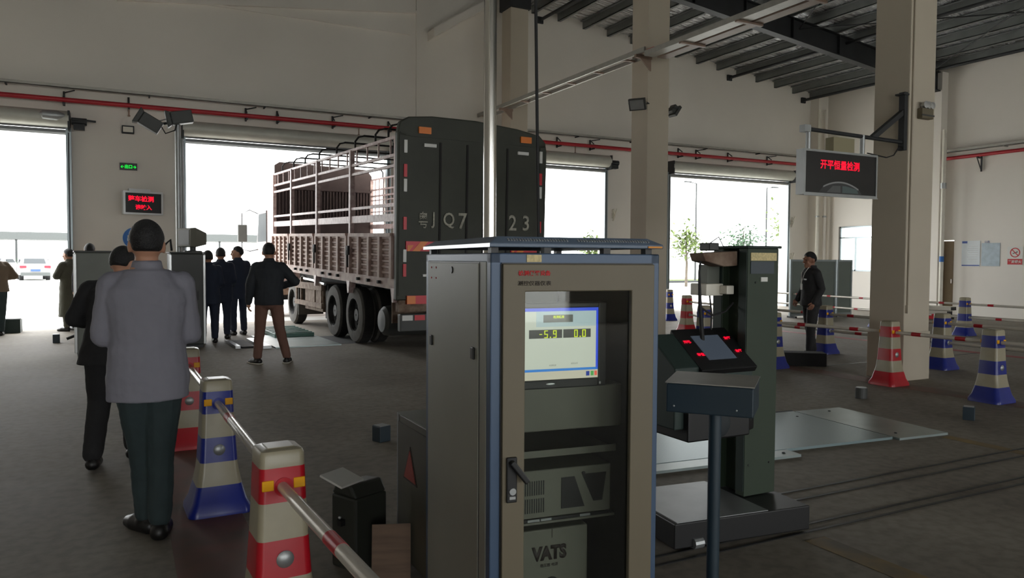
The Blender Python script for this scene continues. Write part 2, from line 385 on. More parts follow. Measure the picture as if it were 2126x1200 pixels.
for y in (14.1, 6.4, -1.3, -9):              # tapered I-section rafters
    m = MB()
    for a, b in ((XL, RX), (RX, XR)):
        za, zb = pur_h(a), pur_h(b)
        for (dy, d0, d1) in ((.012, .55, .0), (.11, .56, .535), (.11, .02, .0)):
            m.prism([(a, za - d0), (b, zb - d0), (b, zb - d1), (a, za - d1)], y - dy, y + dy, 'y')
    for xx in (10.2, 12.0, 13.6, 15.2, 16.9, 18.6, 20.2): m.box(xx - .01, xx + .01, y - .1, y + .1, pur_h(xx) - .54, pur_h(xx))
    m.build('rafter', M['steel_dark'], ceiling)
for x in (10.35, 17.25, 20.55):              # round eaves and bracing struts along the building, end plates on the gable
    z = pur_h(x) - .13
    MB().tube([(x, -1, z), (x, YF - .06, z)], .045, 10).box(x - .09, x + .09, YF - .07, YF - .02, z - .09, z + .09).build('tie_rod', M['steel_dark'], ceiling)
for (x0, y0, x1, y1) in ((10.4, 14.1, 15.5, 6.4), (15.5, 14.1, 10.4, 6.4), (15.5, 14.1, 20.6, 6.4), (20.6, 14.1, 15.5, 6.4)):
    MB().tube([(x0, y0, pur_h(x0) - .2), (x1, y1, pur_h(x1) - .2)], .016, 6).build('brace_rod', M['steel_dark'], ceiling)
# gable pilaster, sloped haunch and rafter pilaster on the right wall
struct(B(6.75, 7.05, YF - .06, YF, 0, pur_h(6.9)).build('trim_1', M['wall']))
struct(MB().prism([(7.05, 7.30), (8.75, 8.40), (8.75, 8.18), (7.05, 7.08)], YF - .5, YF, 'y').build('trim_2', M['wall']))
struct(B(XR - .28, XR, 13.95, 14.35, 0, 7.0).build('trim_3', M['wall']))
struct(B(20.95, XR, YF - .35, YF, 0, 7.1).build('trim_4', M['wall']))
struct(B(XL, 6.6, YF - .05, YF, 7.18, 7.22).build('trim_5', M['wall']))
struct(MB().prism([(0.0, 6.98), (6.75, 7.74), (6.75, 7.80), (0.0, 7.04)], YF - .08, YF, 'y').build('trim_6', M['wall']))
# thin seam line along the right wall
struct(B(XR - .012, XR, YB, 13.6, 1.0, 1.02).build('trim_7', M['wall']))
# floor markings (worn paint, 2 mm)
def mark(n, pts, m, h=.002): struct(MB().prism(pts, 0.0005, h, 'z').build('trim_%d' % n, m))
mark(8, [(.22, -2), (.62, -2), (.62, 13), (.22, 13)], M['line_red'])
mark(9, [(8.28, -2), (8.62, -2), (8.62, 16), (8.28, 16)], M['line_red'])
mark(10, [(12.6, 0), (12.8, 0), (12.8, 15), (12.6, 15)], mat('red_floor_line', (150, 40, 46), .6, var=.3, scale=3))
mark(11, [(3.25, 2.85), (3.40, 2.85), (3.40, -2), (3.25, -2)], M['line_yellow'])
mark(12, [(6.25, 4.05), (6.37, 4.05), (6.37, -2), (6.25, -2)], M['line_yellow'])
for i, y in enumerate((2.93, 3.02, 3.36, 3.50)):   # rails the beam tester rolls on, let into the floor
    struct(B(2.2, 8.3, y, y + .018, -.01, .005).build('trim_%d' % (13 + i), M['groove']))
struct(B(.66, .675, -1, 9, -.01, .003).build('trim_17', M['groove']))
struct(B(8.85, 16, 7.6, 7.62, -.01, .003).build('trim_18', M['groove']))
# window and door in the right wall
wn = struct(thing('window_1', 'aluminium framed window low in the right wall', 'window', (XR + .08, (wy0 + wy1) / 2, 0)))
W2 = (wy1 - wy0) / 2
fm = MB()
for y in (-W2, W2 - .05): fm.box(-.03, .03, y, y + .05, wz0, wz1)
for z in (wz0, wz1 - .05, 2.28): fm.box(-.03, .03, -W2, W2, z, z + .05)
for y in (-.3, .32): fm.box(-.03, .03, y - .025, y + .025, wz0, 2.28)
fm.build('window_frame', M['alu'], wn)
B(-.004, .004, -W2 + .03, W2 - .03, wz0 + .03, wz1 - .03).build('pane', M['glass'], wn)
dr = struct(thing('door_5', 'brown door recessed in the right wall', 'door', (XR + .05, 14.06, 0)))
B(0, .05, -.42, .42, 0, 2.13).build('door_leaf', M['doorwood'], dr)
B(-.03, 0, -.36, -.32, .9, 1.02).build('handle', M['steel'], dr)
MB().box(-.04, .06, .41, .44, 0, 2.15).box(-.04, .06, -.44, -.41, 0, 2.15).build('door_frame', M['wall'], dr)
# roller doors
for i, (a, b) in enumerate(doors):
    d = struct(thing('door_%d' % (i + 1), 'raised roller shutter over the vehicle doorway', 'door', ((a + b) / 2, YF, 0)))
    hw = (b - a) / 2
    MB().tube([(-hw - .02, -.2, 4.36), (hw + .02, -.2, 4.36)], .17, 20).build('shutter_roll', M['shutter'], d, smooth=True)
    m = MB()
    for k in range(4): m.box(-hw, hw, -.09, -.05, 4.09 + k * .08, 4.16 + k * .08)
    m.build('curtain', M['shutter_dk'], d)
    B(-hw, hw, -.11, -.03, 4.05, 4.095).build('bottom_rail', M['silver'], d)
    for s in (-1, 1):
        m = MB(); m.box(s * hw - .05, s * hw + .05, -.12, -.002, 0, 4.2); m.mat(1).box(s * hw - .012, s * hw + .012, -.125, -.115, 0, 4.1)
        m.build('guide_rail', [M['alu'], M['steel_dark']], d)
        B(s * (hw + .02) - .02, s * (hw + .02) + .02, -.36, 0, 4.12, 4.52).build('end_bracket', M['steel_dark'], d)
    MB().tube([(hw + .06, -.2, 4.33), (hw + .34, -.2, 4.33)], .075, 12).box(hw + .1, hw + .3, -.28, -.12, 4.16, 4.27).build('motor', M['steel_dark'], d)
    portal(((a + b) / 2, YF + .32, 2.05), (R(-90), 0, 0), b - a, 4.1)
for a, b in ((-5.9, -.9), (1.3, 6.3), (8, 13), (15, 20)): portal(((a + b) / 2, YB - .32, 2.2), (R(90), 0, 0), b - a, 4.4)
portal((XR + .32, (wy0 + wy1) / 2, (wz0 + wz1) / 2), (0, R(90), 0), wz1 - wz0, wy1 - wy0)

# ridge columns
for (y, lab) in ((6.45, 'square concrete column nearest the camera with the red lettered display bracketed to it'),
                 (11.75, 'square concrete column in the middle of the row carrying a floodlight'),
                 (17.35, 'square concrete column farthest back, close to the gable wall behind the truck')):
    c = thing('concrete_column', lab, 'column', (9.0, y, 0))
    B(-.25, .25, -.25, .25, 0, pur_h(9.0) - .56).build('shaft', M['column'], c, bevel=.012)
    if y < 7: B(-.262, .262, -.262, .262, 0, .62).build('plinth', M['column'], c, bevel=.008)
    B(-.3, .3, -.3, .3, pur_h(9.0) - .56, pur_h(9.0) - .02).build('capital', M['steel_dark'], c)

# red sprinkler pipe, cable tray and brackets on the far and right walls
p = thing('fire_pipe', 'red sprinkler pipe running along the far wall above the doors', 'pipe', (0, YF - .24, 4.75))
MB().tube([(XL + .1, 0, 0), (XR - .2, 0, 0)], .05, 12).build('pipe', M['red_paint'], p, smooth=True)
for k, x in enumerate((-4.2, -1.0, 0.2, 2.6, 3.3, 4.6, 6.0, 7.6, 10.9, 12.0, 15.2, 15.9, 17.2, 18.9)):
    m = MB(); m.box(x - .02, x + .02, .15, .18, -.1, .2); m.box(x - .02, x + .02, -.06, .16, -.085, -.055); m.tube([(x, .16, .19), (x, -.03, .06)], .014, 6)
    if k % 2: m.tube([(x, .16, .17), (x + .2, -.05, .2)], .014, 6)
    m.build('bracket', M['steel_dark'], p)
for x in (0.2, 5.2, 11.4): MB().tube([(x, 0, -.04), (x, 0, -.2)], .016, 8).ell((x, 0, -.22), (.03, .03, .02), 8, 6).build('sprinkler_head', M['bronze'], p)
t_ = thing('cable_tray', 'thin grey cable tray above the red pipe on the far wall', 'cable tray', (0, YF - .13, 5.0))
MB().box(XL + .1, 20.9, -.09, .06, 0, .012).box(XL + .1, 20.9, -.09, -.08, 0, .07).build('tray', M['tray'], t_)
for x in (-4.6, -2.0, .6, 3.0, 5.5, 8.2, 11.5, 13.4, 16.2, 18.4): B(x - .015, x + .015, -.12, .06, -.03, 0).build('bracket', M['steel_dark'], t_)
p = thing('fire_pipe', 'red sprinkler pipe running along the right wall', 'pipe', (XR - .2, 0, 4.49))
MB().tube([(0, -2, 0), (0, 13.9, 0)], .05, 12).build('pipe', M['red_paint'], p, smooth=True)
for y in (2, 5, 8, 10.4, 11.6, 12.9):
    MB().box(-.06, .16, y - .015, y + .015, -.09, -.05).tube([(.15, y, -.42), (-.05, y, -.08)], .016, 6).box(.14, .17, y - .02, y + .02, -.45, .05).build('bracket', M['steel_dark'], p)
t_ = thing('cable_tray', 'pale cable tray above the red pipe on the right wall', 'cable tray', (XR - .12, 0, 4.66))
MB().box(-.1, .06, -2, 13.9, 0, .012).box(-.1, -.09, -2, 13.9, 0, .08).build('tray', M['tray'], t_)
for y in (3, 6.5, 9.5, 12.2): B(-.12, .06, y - .015, y + .015, -.03, 0).build('bracket', M['tray'], t_)
for (x, y, z1, m, lab) in ((20.86, 18.05, 6.6, 'white', 'white riser pipe in the far right corner, the one nearer the doorway'), (21.12, 17.98, 6.6, 'wall', 'pale riser pipe in the far right corner, the one nearer the window'),
                           (21.0, 13.75, 5.3, 'white', 'white downpipe with a blue band beside the recessed brown door')):
    p = thing('riser_pipe', lab, 'pipe', (x, y, 0))
    MB().tube([(0, 0, 0), (0, 0, z1)], .055, 12).build('pipe', M[m], p, smooth=True)
    if lab.startswith('white d'):
        MB().tube([(0, 0, 1.52), (0, 0, 1.68)], .06, 12).build('band', M['sign_blue'], p)
        MB().tube([(0, 0, 3.62), (0, 0, 3.78)], .075, 12).build('coupling', M['galv'], p)
    else:
        for z in (1.4, 3.0, 4.6): MB().tube([(0, 0, z), (0, 0, z + .05)], .068, 12).build('clamp', M['galv'], p)

# cable ladder along the column row and the boxed trunk beyond it
l = thing('cable_ladder', 'pale cable ladder strung along the row of columns', 'cable ladder', (8.45, 0, 5.3))
MB().box(-.02, .02, 11.2, 18.4, -.03, .06).build('side_rail', M['tray'], l)
MB().box(.28, .31, 11.2, 18.4, -.03, .05).build('side_rail', M['tray'], l)
y = 11.9
while y < 18.3: B(0, .3, y - .025, y + .025, -.03, 0).build('rung', M['bronze'], l); y += 1.05
for y in (11.42, 17.0): MB().box(-.05, .31, y - .03, y + .03, -.09, -.03).prism([(.05, -.09), (.3, -.09), (.3, -.3)], y - .015, y + .015, 'y').build('bracket', M['bronze'], l)
MB().tube([(.05, 11, .0), (.05, 18.3, .02)], .02, 6).build('red_conduit', M['red_paint'], l)
l = thing('boxed_trunking', 'brown boxed cable trunk running forward from the middle column', 'cable trunk', (8.6, 0, 5.16))
MB().box(.05, .25, 2, 11.1, 0, .1).build('trunk', M['bronze'], l)
MB().box(-.24, -.2, 2, 11.1, 0, .09).box(-.2, -.02, 2, 11.1, .0, .012).build('tray', M['tray'], l)
for y in (3, 5, 7.6, 8.8, 10.1): B(-.26, .27, y - .03, y + .03, -.03, 0).build('hanger', M['bronze'], l)

# ================================================================ the stake truck
tk = thing('stake_truck', 'dusty maroon stake truck with dark green tailgate standing half through the second doorway', 'truck', (3.75, 11.1, 0), R(2.3))
PT = Matrix.Rotation(R(1.48), 4, 'X')
def TB(): m = MB(); m.M = PT.copy(); return m
LB, WB = 8.5, 2.5
TB().box(0, WB, 0, LB, 1.06, 1.14).box(.7, .85, -.1, LB + 2, .78, 1.06).box(1.65, 1.8, -.1, LB + 2, .78, 1.06).build('bed_floor', M['chassis'], tk)
segs = [(0.12, 2.2), (2.38, 4.4), (4.58, 6.55), (6.73, 8.4)]
for side in (0, 1):
    X = 0 if side == 0 else WB; o = -1 if side == 0 else 1
    for (a, b) in segs:                      # drop sides: pressed sheet with upright ribs
        m = TB(); m.box(X - .02, X + .02, a, b, 1.2, 1.86)
        n = 4
        for k in range(n + 1):
            y = a + (b - a) * k / n; m.box(min(X, X + o * .085), max(X, X + o * .085), y - .045, y + .045, 1.2, 1.86)
        for k in range(7):                   # horizontal pressings
            z = 1.25 + k * .09; m.prism([(X, z), (X + o * .045, z + .02), (X + o * .045, z + .05), (X, z + .07)], a, b, 'y')
        m.box(min(X, X + o * .09), max(X, X + o * .09), a, b, 1.84, 1.9)
        p = m.build('side_panel', M['maroon'], tk)
        for k in range(1, 4):
            y = a + (b - a) * k / 4; TB().box(X + o * .07 - .03, X + o * .07 + .03, y - .03, y + .03, 1.1, 1.15).build('hinge', M['chassis'], p)
        h = TB(); h.tube([(X + o * .11, b - .04, 1.3), (X + o * .11, b - .02, 1.6)], .018, 6)
        h.box(X + o * .1 - .02, X + o * .1 + .02, b - .07, b + .05, 1.52, 1.68)
        h.build('latch', M['chassis'], p)
    m = TB(); m.box(X - .05, X + .05, 0, LB, 1.04, 1.2)
    m.build('bottom_rail', M['maroon'], tk)
    for y in (.06, 2.29, 4.49, 6.64, LB - .03):
        TB().box(X - .04, X + .04, y - .045, y + .045, 1.0, 3.36).build('stake', M['rail'], tk)
        if y < 8: TB().prism([(y - .09, 1.06), (y + .09, 1.06), (y + .03, .84), (y - .03, .84)], X - .06, X + .06, 'x').build('stake_bracket', M['rail'], tk)
    for z in (3.36, 3.09, 2.93, 2.33): TB().box(X - .022, X + .022, 0, LB, z - .022, z + .022).build('rail', M['rail'], tk)
    TB().box(X - .02, X + .02, 0, LB, 2.08, 2.2).build('rail_board', M['rail'], tk)
    y = .35
    while y < LB: TB().box(X - .012, X + .012, y - .012, y + .012, 3.09 if side == 0 else 2.33, 3.36).build('grille_bar', M['rail'], tk); y += .55 if side == 0 else .3
    if side == 1:
        for z in (2.52, 2.7, 2.82): TB().box(X - .012, X + .012, 0, LB, z - .014, z + .014).build('rail', M['rail'], tk)
m = TB(); m.prism([(0, 1.1), (WB, 1.1), (WB, 3.45), (WB - .14, 3.62), (.12, 3.68), (0, 3.6)], LB - .06, LB, 'y')
for k in range(30): x = .1 + k * .08; m.box(x, x + .03, LB - .1, LB - .06, 2.3, 3.0)
for z in (2.28, 3.02): m.box(.02, WB - .02, LB - .1, LB - .06, z, z + .05)
m.build('headboard', M['maroon_dk'], tk)
for y in (.45, 1.05, 2.1, 3.2, 4.4, 5.5, 6.5, 7.6):
    TB().tube([(0, y, 3.34), (0, y, 3.5), (.06, y, 3.58), (.16, y, 3.61), (WB - .16, y, 3.61), (WB - .06, y, 3.58), (WB, y, 3.5), (WB, y, 3.34)], .018, 6).build('hoop', M['chassis'], tk)
# tailgate with the registration painted large
m = TB()
poly = [(-.06, .88), (WB + .06, .88), (WB + .07, 3.3), (WB + .04, 3.45), (WB - .08, 3.56), (WB - .5, 3.63), (1.25, 3.69), (.5, 3.69), (.12, 3.65), (-.02, 3.57), (-.06, 3.4)]
m.prism(poly, -.1, .02, 'y')
gate = m.build('tailgate', M['darkgreen'], tk, bevel=.02)
for x in (.64, 1.1, 1.4, 1.82): TB().box(x - .016, x + .016, -.115, -.1, 1.0, 3.3).build('lock_rod', M['chassis'], gate)
for x in (.02, WB - .02): TB().box(x - .05, x + .05, -.112, -.1, .95, 3.4).build('corner_post', M['darkgreen'], gate)
TB().box(-.02, WB + .02, -.112, -.1, 3.36, 3.42).build('top_band', M['darkgreen'], gate)
for (s, x, h, sxx) in (('粤', .36, .25, .62), ('J', .52, .25, .8), ('Q', .79, .25, .85), ('7', 1.03, .25, .9), ('2', 1.93, .25, .9), ('3', 2.18, .25, .9)):
    txt(s, h, M['letter'], gate, PT @ face_my(x, -.118, 2.11), name='registration_letter', bold=.012 if s != '粤' else .004, sx=sxx)
def strip(x, z, wdt, h, m, nm='reflector'): 
    q = TB(); q.box(x - wdt / 2, x + wdt / 2, -.135, -.1, z - h / 2, z + h / 2); return q.build(nm, M[m], gate)
for (z, m_) in ((3.2, 'tape_white'), (2.84, 'tape_red'), (2.62, 'tape_white'), (2.05, 'tape_red'), (1.56, 'tape_white'), (1.34, 'tape_red')):
    strip(.06, z, .05, .19, m_); strip(WB - .06, z, .05, .19, m_)
strip(.37, 3.46, .2, .1, 'tape_orange', 'marker_lamp'); strip(.46, 3.24, .2, .05, 'tape_white'); strip(2.1, 3.24, .2, .05, 'tape_white'); strip(2.15, 3.46, .2, .1, 'tape_orange', 'marker_lamp')
for x0 in (.08, 1.9):
    q = TB(); q.box(x0, x0 + .5, -.13, -.1, 1.63, 1.78)
    q.mat(1); q.prism([(x0 + .1, 1.63), (x0 + .22, 1.63), (x0 + .36, 1.78), (x0 + .24, 1.78)], -.135, -.13, 'y'); q.prism([(x0 + .02, 1.63), (x0 + .05, 1.63), (x0 + .12, 1.72), (x0 + .02, 1.72)], -.135, -.13, 'y')
    q.build('hazard_plate', [M['tape_red'], M['tape_orange']], gate)
strip(.42, 1.26, .12, .035, 'tape_white', 'maker_badge')
# rear end under the bed
MB().box(0, WB, -.1, .06, .7, .98).box(0.02, .3, -.08, .0, .92, 1.04).build('rear_crossmember', M['rust'], tk)
for x0 in (.1, 1.95):
    MB().box(x0, x0 + .45, -.16, -.1, .82, .95).mat(1).box(x0, x0 + .14, -.165, -.1, .825, .945).build('tail_lamp', [M['tape_red'], M['tape_orange']], tk)
bp_ = MB().box(.0, WB, -.14, -.02, .40, .67).box(.6, .75, -.05, .4, .5, .9).box(1.75, 1.9, -.05, .4, .5, .9).build('bumper', M['dkgrey'], tk, bevel=.015)
q = MB(); 
for k in range(6): q.mat(k % 2).box(.03 + k * .2, .2 + k * .2, -.15, -.14, .57, .65)
q.build('tape', [M['tape_white'], M['tape_red']], bp_)
MB().lathe([(.05, .03), (.18, .04), (.235, .09), (.25, .2), (.25, 2.3), (.235, 2.4), (.05, 2.45)], 24, 'x', (0, .80, .5)).build('air_tank', M['dkgrey'], tk, smooth=True)
for x0 in (.03, 1.92): MB().box(x0, x0 + .55, .28, .31, .5, 1.02).build('mud_flap', M['rust'], tk)
# wheels
def wheel(y, x0, out, twin=True):
    wd = thing('wheel', None, None, (x0, y, .504)); wd.parent = tk
    for dx in ((0, .31) if twin else (0,)):
        c = out * dx; a = c; b = c + out * .27
        MB().lathe([(.3, a), (.36, a - out * 0.0), (.47, a + out * .015), (.5, a + out * .06), (.5, b - out * .06), (.47, b - out * .015), (.36, b), (.3, b)], 36, 'x', closed=True).build('tyre', [M['tyre']], wd, smooth=True)
        MB().lathe([(.495, c + out * .05), (.504, c + out * .06), (.504, c + out * .21), (.495, c + out * .22)], 36, 'x', closed=True).build('tread', M['tread'], wd)
    rm_ = MB().lathe([(.31, .01), (.29, .02), (.27, .09), (.12, .12), (.11, .05), (.02, .05)] if out > 0 else [(.31, -.01), (.29, -.02), (.27, -.09), (.12, -.12), (.11, -.05), (.02, -.05)], 28, 'x', caps=False)
    for k in range(10): a = 2 * PI * k / 10; rm_.ell((out * .1, .18 * math.cos(a), .18 * math.sin(a)), (.02, .015, .015), 6, 4)
    rm_.build('rim', M['rim'], wd)
    return wd
for y in (2.2, 3.5):
    wheel(y, .02, 1); wheel(y, WB - .02, -1)
    MB().tube([(.3, y, .5), (2.2, y, .5)], .09, 10).ell((1.25, y, .5), (.25, .2, .2), 14, 8).build('axle', M['chassis'], tk)
for y in (6.85, 9.5):
    wheel(y, .05, 1, False); wheel(y, WB - .05, -1, False)
    MB().tube([(.2, y, .48), (2.3, y, .48)], .07, 10).build('axle', M['chassis'], tk)
for x0 in (.04, 1.9): MB().tube([(x0 + .28, 6.85 + .58 * math.cos(a), .5 + .6 * math.sin(a)) for a in [PI * k / 10 for k in range(11)]], .03, 6).box(x0, x0 + .56, 6.2, 6.24, .25, 1.0).build('fender', M['tyre'], tk)
# side guard and tool box
MB().box(0, .05, 4.2, 6.4, .86, 1.0).box(0, .05, 4.2, 6.4, .5, .6).box(.02, .06, 6.3, 6.38, .5, 1.1).box(.02, .06, 5.9, 5.95, .5, 1.1).build('side_guard', M['rust'], tk)
MB().box(.06, .5, 4.3, 5.7, .42, 1.0).box(.04, .07, 4.35, 4.75, .48, .98).box(.04, .07, 4.85, 5.2, .48, .98).build('tool_box', M['rust'], tk, bevel=.01)
MB().tube([(.02, 4.0, 1.0), (.02, 4.9, 1.06), (.02, 5.6, 1.08)], .03, 8).build('filler_pipe', M['silver'], tk)
MB().box(.1, .6, 4.05, 4.25, .3, 1.0).build('mud_flap', M['rubber'], tk)
MB().box(.55, 1.95, .3, 8.6, .72, .95).build('chassis_frame', M['chassis'], tk)
# cab
cb = MB(); prof = [(8.72, .75), (10.75, .75), (10.85, 1.3), (10.75, 1.9), (10.45, 2.75), (10.2, 2.95), (8.8, 2.95), (8.72, 2.85)]
cb.prism(prof, .02, WB - .02, 'x'); cab = cb.build('cab', M['cab'], tk, bevel=.06)
for X, o in ((.02, -1), (WB - .02, 1)):
    MB().prism([(9.5, 1.95), (10.6, 1.95), (10.4, 2.7), (9.5, 2.7)], X - .006, X + .006, 'x').build('side_window', M['carglass'], cab)
    MB().box(X - .02, X + .02, 9.35, 9.42, 1.0, 2.75).build('pillar_trim', M['chassis'], cab)
    mr = MB().tube([(X, 10.5, 2.72), (X + o * .2, 10.62, 2.82), (X + o * .4, 10.62, 2.72), (X + o * .4, 10.62, 1.75), (X + o * .2, 10.6, 1.7), (X, 10.55, 1.75)], .015, 6).build('mirror_arm', M['chassis'], cab)
    B(X + o * .4 - .12, X + o * .4 + .12, 10.52, 10.64, 1.95, 2.42).build('mirror', M['dkgrey'], mr, bevel=.02)
MB().prism([(9.0, 2.95), (10.1, 2.95), (9.2, 3.3), (9.0, 3.3)], .3, WB - .3, 'x').build('roof_deflector', M['cab'], cab)
MB().box(.15, WB - .15, 10.66, 10.72, 1.95, 2.6).build('windscreen', M['carglass'], cab)
MB().box(0, WB, 10.72, 10.95, .35, .8).build('front_bumper', M['rust'], tk)

# ================================================================ the instrument cabinet in the foreground
cz = R(-6.6); CO = Vector((1.01, 2.10, 0))
cab_ = thing('instrument_cabinet', 'tall grey instrument cabinet with blue frame and glazed door in the foreground', 'cabinet', CO, cz)
CW, CD, CH = .597, .80, 1.522
m = MB()
for x in (0, CW - .034):
    for y in (0, CD - .04): m.box(x, x + .034, y, y + .04, .06, CH)
m.box(0, CW, 0, .03, CH - .034, CH).box(0, CW, CD - .03, CD, CH - .034, CH).box(0, .03, 0, CD, CH - .03, CH).box(CW - .03, CW, 0, CD, CH - .03, CH)
m.box(0, CW, 0, CD, 0, .1)
fr_ = m.build('frame', M['blue_steel'], cab_, bevel=.004)
sp = MB().box(-.002, .012, .04, CD - .04, .1, CH - .028).build('side_panel', M['grey_panel'], cab_)
q = MB(); ya, yb, za, zb = .105, .722, .16, 1.489
q.box(-.006, .0, ya, yb, za, zb); pn = q.build('access_panel', M['grey_panel'], sp, bevel=.002)
q = MB()
for (a0, a1, b0, b1) in ((ya - .004, yb + .004, zb, zb + .004), (ya - .004, ya, za, zb), (yb, yb + .004, za, zb)): q.box(-.0035, .001, a0, a1, b0, b1)
q.build('panel_gap', M['black'], sp)
MB().lathe([(.001, -.01), (.012, -.01), (.013, -.005)], 14, 'x', (0, .404, 1.464)).build('lock', M['black'], pn)
for (y, z) in ((.683, 1.186), (.15, 1.196)): MB().box(-.014, -.006, y - .014, y + .014, z - .02, z + .02).build('latch', M['black'], pn, bevel=.003)
q = MB()
for y in (.62, .69):
    for z in (1.43, 1.47): q.ell((-.007, y, z), (.002, .004, .004), 8, 4)
q.build('rivet', M['txt_red'], pn)
MB().box(CW - .012, CW + .002, .04, CD - .04, .1, CH - .028).build('side_panel', M['blue_steel'], cab_)
MB().box(.03, CW - .03, CD - .03, CD - .02, .1, CH - .03).build('back_panel', M['grey_panel'], cab_)
MB().box(.03, CW - .03, .03, CD - .03, CH - .02, CH - .012).build('inner_top', M['dkgrey'], cab_)
# roof: sloped cap lifted on spacers, vent slots round the slope
q = MB(); z0, z1, z2 = CH + .018, CH + .030, CH + .052
def ring(ix, z): return [(-.008 + ix, -.012 + ix, z), (CW + .008 - ix, -.012 + ix, z), (CW + .008 - ix, CD + .012 - ix, z), (-.008 + ix, CD + .012 - ix, z)]
q.loft([ring(0, z0), ring(0, z1), ring(.04, z2)])
lid = q.build('roof_cap', M['lid'], cab_, bevel=.003)
MB().box(-.0095, -.0075, -.012, CD + .012, z0, z1).build('edge_strip', M['silver'], lid)
q = MB()
for x0, n in ((.06, 22), (.31, 30)):
    for k in range(n):
        x = x0 + k * .0095 + (0.0 if x0 < .3 else -.01)
        if x > .56: break
        for zz, yy in ((CH + .041, .008),): q.cbox((x, yy, zz), (.0042, .004, .013), (R(-62), 0, 0))
q.build('vent_slot', M['silver'], lid)  # silver bars paint in the daylight showing through the slots
q = MB()
for (x, y) in ((.02, .02), (.19, .0), (.4, .0), (CW - .03, .02), (.02, CD - .05), (CW - .03, CD - .05)): q.box(x - .012, x + .012, y, y + .03, CH, z0)
q.build('spacer', M['black'], lid)
# door
q = MB(); x0, x1, y0, y1, za, zb = .036, .571, .11, .486, .11, 1.488
q.loft([[(x0, -.014, za), (x1, -.014, za), (x1, -.014, zb), (x0, -.014, zb)], [(x0, .006, za), (x1, .006, za), (x1, .006, zb), (x0, .006, zb)], [(y0, .006, .2), (y1, .006, .2), (y1, .006, 1.402), (y0, .006, 1.402)], [(y0, -.014, .2), (y1, -.014, .2), (y1, -.014, 1.402), (y0, -.014, 1.402)]], closed=True)
dor = q.build('glazed_door', M['beige'], cab_, bevel=.003)
B(y0 - .003, y1 + .003, .0, .003, .2, 1.405).build('glass_pane', M['glass'], dor)
q = MB(); q.box(x0 - .004, x0, -.002, .002, za, zb).box(x1, x1 + .004, -.002, .002, za, zb).box(x0, x1, -.002, .002, zb, zb + .004); q.build('door_gap', M['black'], dor)
hd = B(.048, .083, -.024, -.014, .745, .888).build('handle_plate', M['black'], dor, bevel=.004)
m = MB(); m.M = Matrix.Translation((.066, -.032, .868)) @ Matrix.Rotation(R(-38), 4, 'Y'); m.box(-.009, .009, -.014, .006, -.075, .012); m.build('lever', M['black'], hd, bevel=.004)
MB().lathe([(.001, -.03), (.011, -.03), (.012, -.024)], 14, 'y', (.066, 0, .782)).build('keyhole', M['galv'], hd)
B(.056, .076, -.027, -.024, .757, .766).build('maker_plate', M['silver'], hd)
txt('检测仪器设备', .017, M['txt_red'], dor, face_my(.14, -.0152, 1.460), .0006, bold=.03, sx=1.08)
txt('测控仪器仪表', .015, M['txt_dark'], dor, face_my(.14, -.0152, 1.4285), .0006, bold=.01, sx=1.2)
B(.118, .168, -.003, -.0, 1.494, 1.517).build('inventory_label', M['label_yellow'], fr_)
B(.545, .598, -.016, -.012, CH + .020, CH + .026).build('warning_label', M['label_orange'], lid)
# inside: shelves, liners
B(CW - .05, CW - .035, .05, .7, .1, 1.48).build('inner_side', M['blackmatte'], cab_)
sh1 = B(.035, .555, .2, .72, .818, .826).build('shelf', M['pcgrey'], cab_); B(.035, .555, .195, .2, .818, .842).build('shelf_lip', M['pcgrey'], sh1)
B(.035, .555, .2, .74, .582, .59).build('shelf', M['pcgrey'], cab_)
B(.036, .556, .16, .55, .917, 1.066).build('drawer_unit', M['pcgrey'], cab_, bevel=.004)
B(.035, .555, .06, .1, 1.41, 1.43).build('lamp_rail', M['pcgrey'], cab_)
def inn(x, y, z): return CO + Vector((x * math.cos(cz) - y * math.sin(cz), x * math.sin(cz) + y * math.cos(cz), z))
# monitor
mo = thing('monitor', 'lit computer monitor showing yellow digits behind the cabinet glass', 'monitor', inn(.29, .12, .826), cz)
X0, X1, Z0, Z1 = -.175, .145, .273, .514      # screen, local
q = MB(); q.box(X0 - .018, X0, 0, .05, Z0 - .03, Z1 + .018).box(X1, X1 + .03, 0, .05, Z0 - .03, Z1 + .018).box(X0, X1, 0, .05, Z0 - .03, Z0).box(X0, X1, 0, .05, Z1, Z1 + .018).box(X0, X1, .02, .06, Z0, Z1)
mb_ = q.build('bezel', M['black'], mo, bevel=.004)
MB().box(-.03, .03, .07, .1, .241, .4).box(-.1, .1, .05, .18, .241, .252).build('stand', M['black'], mo)
MB().ell((-.035, -.001, Z0 - .014), (.017, .002, .004), 14, 6).build('badge', M['silver'], mb_)
MB().ell((X1 + .006, -.001, Z0 - .018), (.004, .002, .005), 8, 6).build('power_button', M['silver'], mb_)
sc = B(X0, X1, .006, .02, Z0, Z1).build('screen', M['scr_bg'], mo)
def ui(nm, a, b, c, d, m, lift=1): return B(X0 + (X1 - X0) * a, X0 + (X1 - X0) * b, .006 - .0006 * lift, .006, Z0 + (Z1 - Z0) * c, Z0 + (Z1 - Z0) * d).build(nm, M[m], sc)
ui('title_bar', 0, 1, .955, 1, 'scr_blue'); ui('window_border', .975, 1, .12, .955, 'scr_blue'); ui('status_bar', 0, 1, .115, .15, 'scr_cyan'); ui('task_bar', 0, 1, 0, .115, 'scr_bar')
ui('header_field', .28, .975, .74, .955, 'scr_sky'); ui('caption_field', .36, .70, .80, .905, 'scr_grey', 2)
ui('reading_field', .2, .575, .58, .70, 'scr_dark', 2); ui('reading_field', .59, .91, .58, .70, 'scr_dark', 2)
def ux(a): return X0 + (X1 - X0) * a
def uz(c): return Z0 + (Z1 - Z0) * c
SEG = {'0': 'abcdef', '5': 'afgcd', '9': 'abcdfg'}
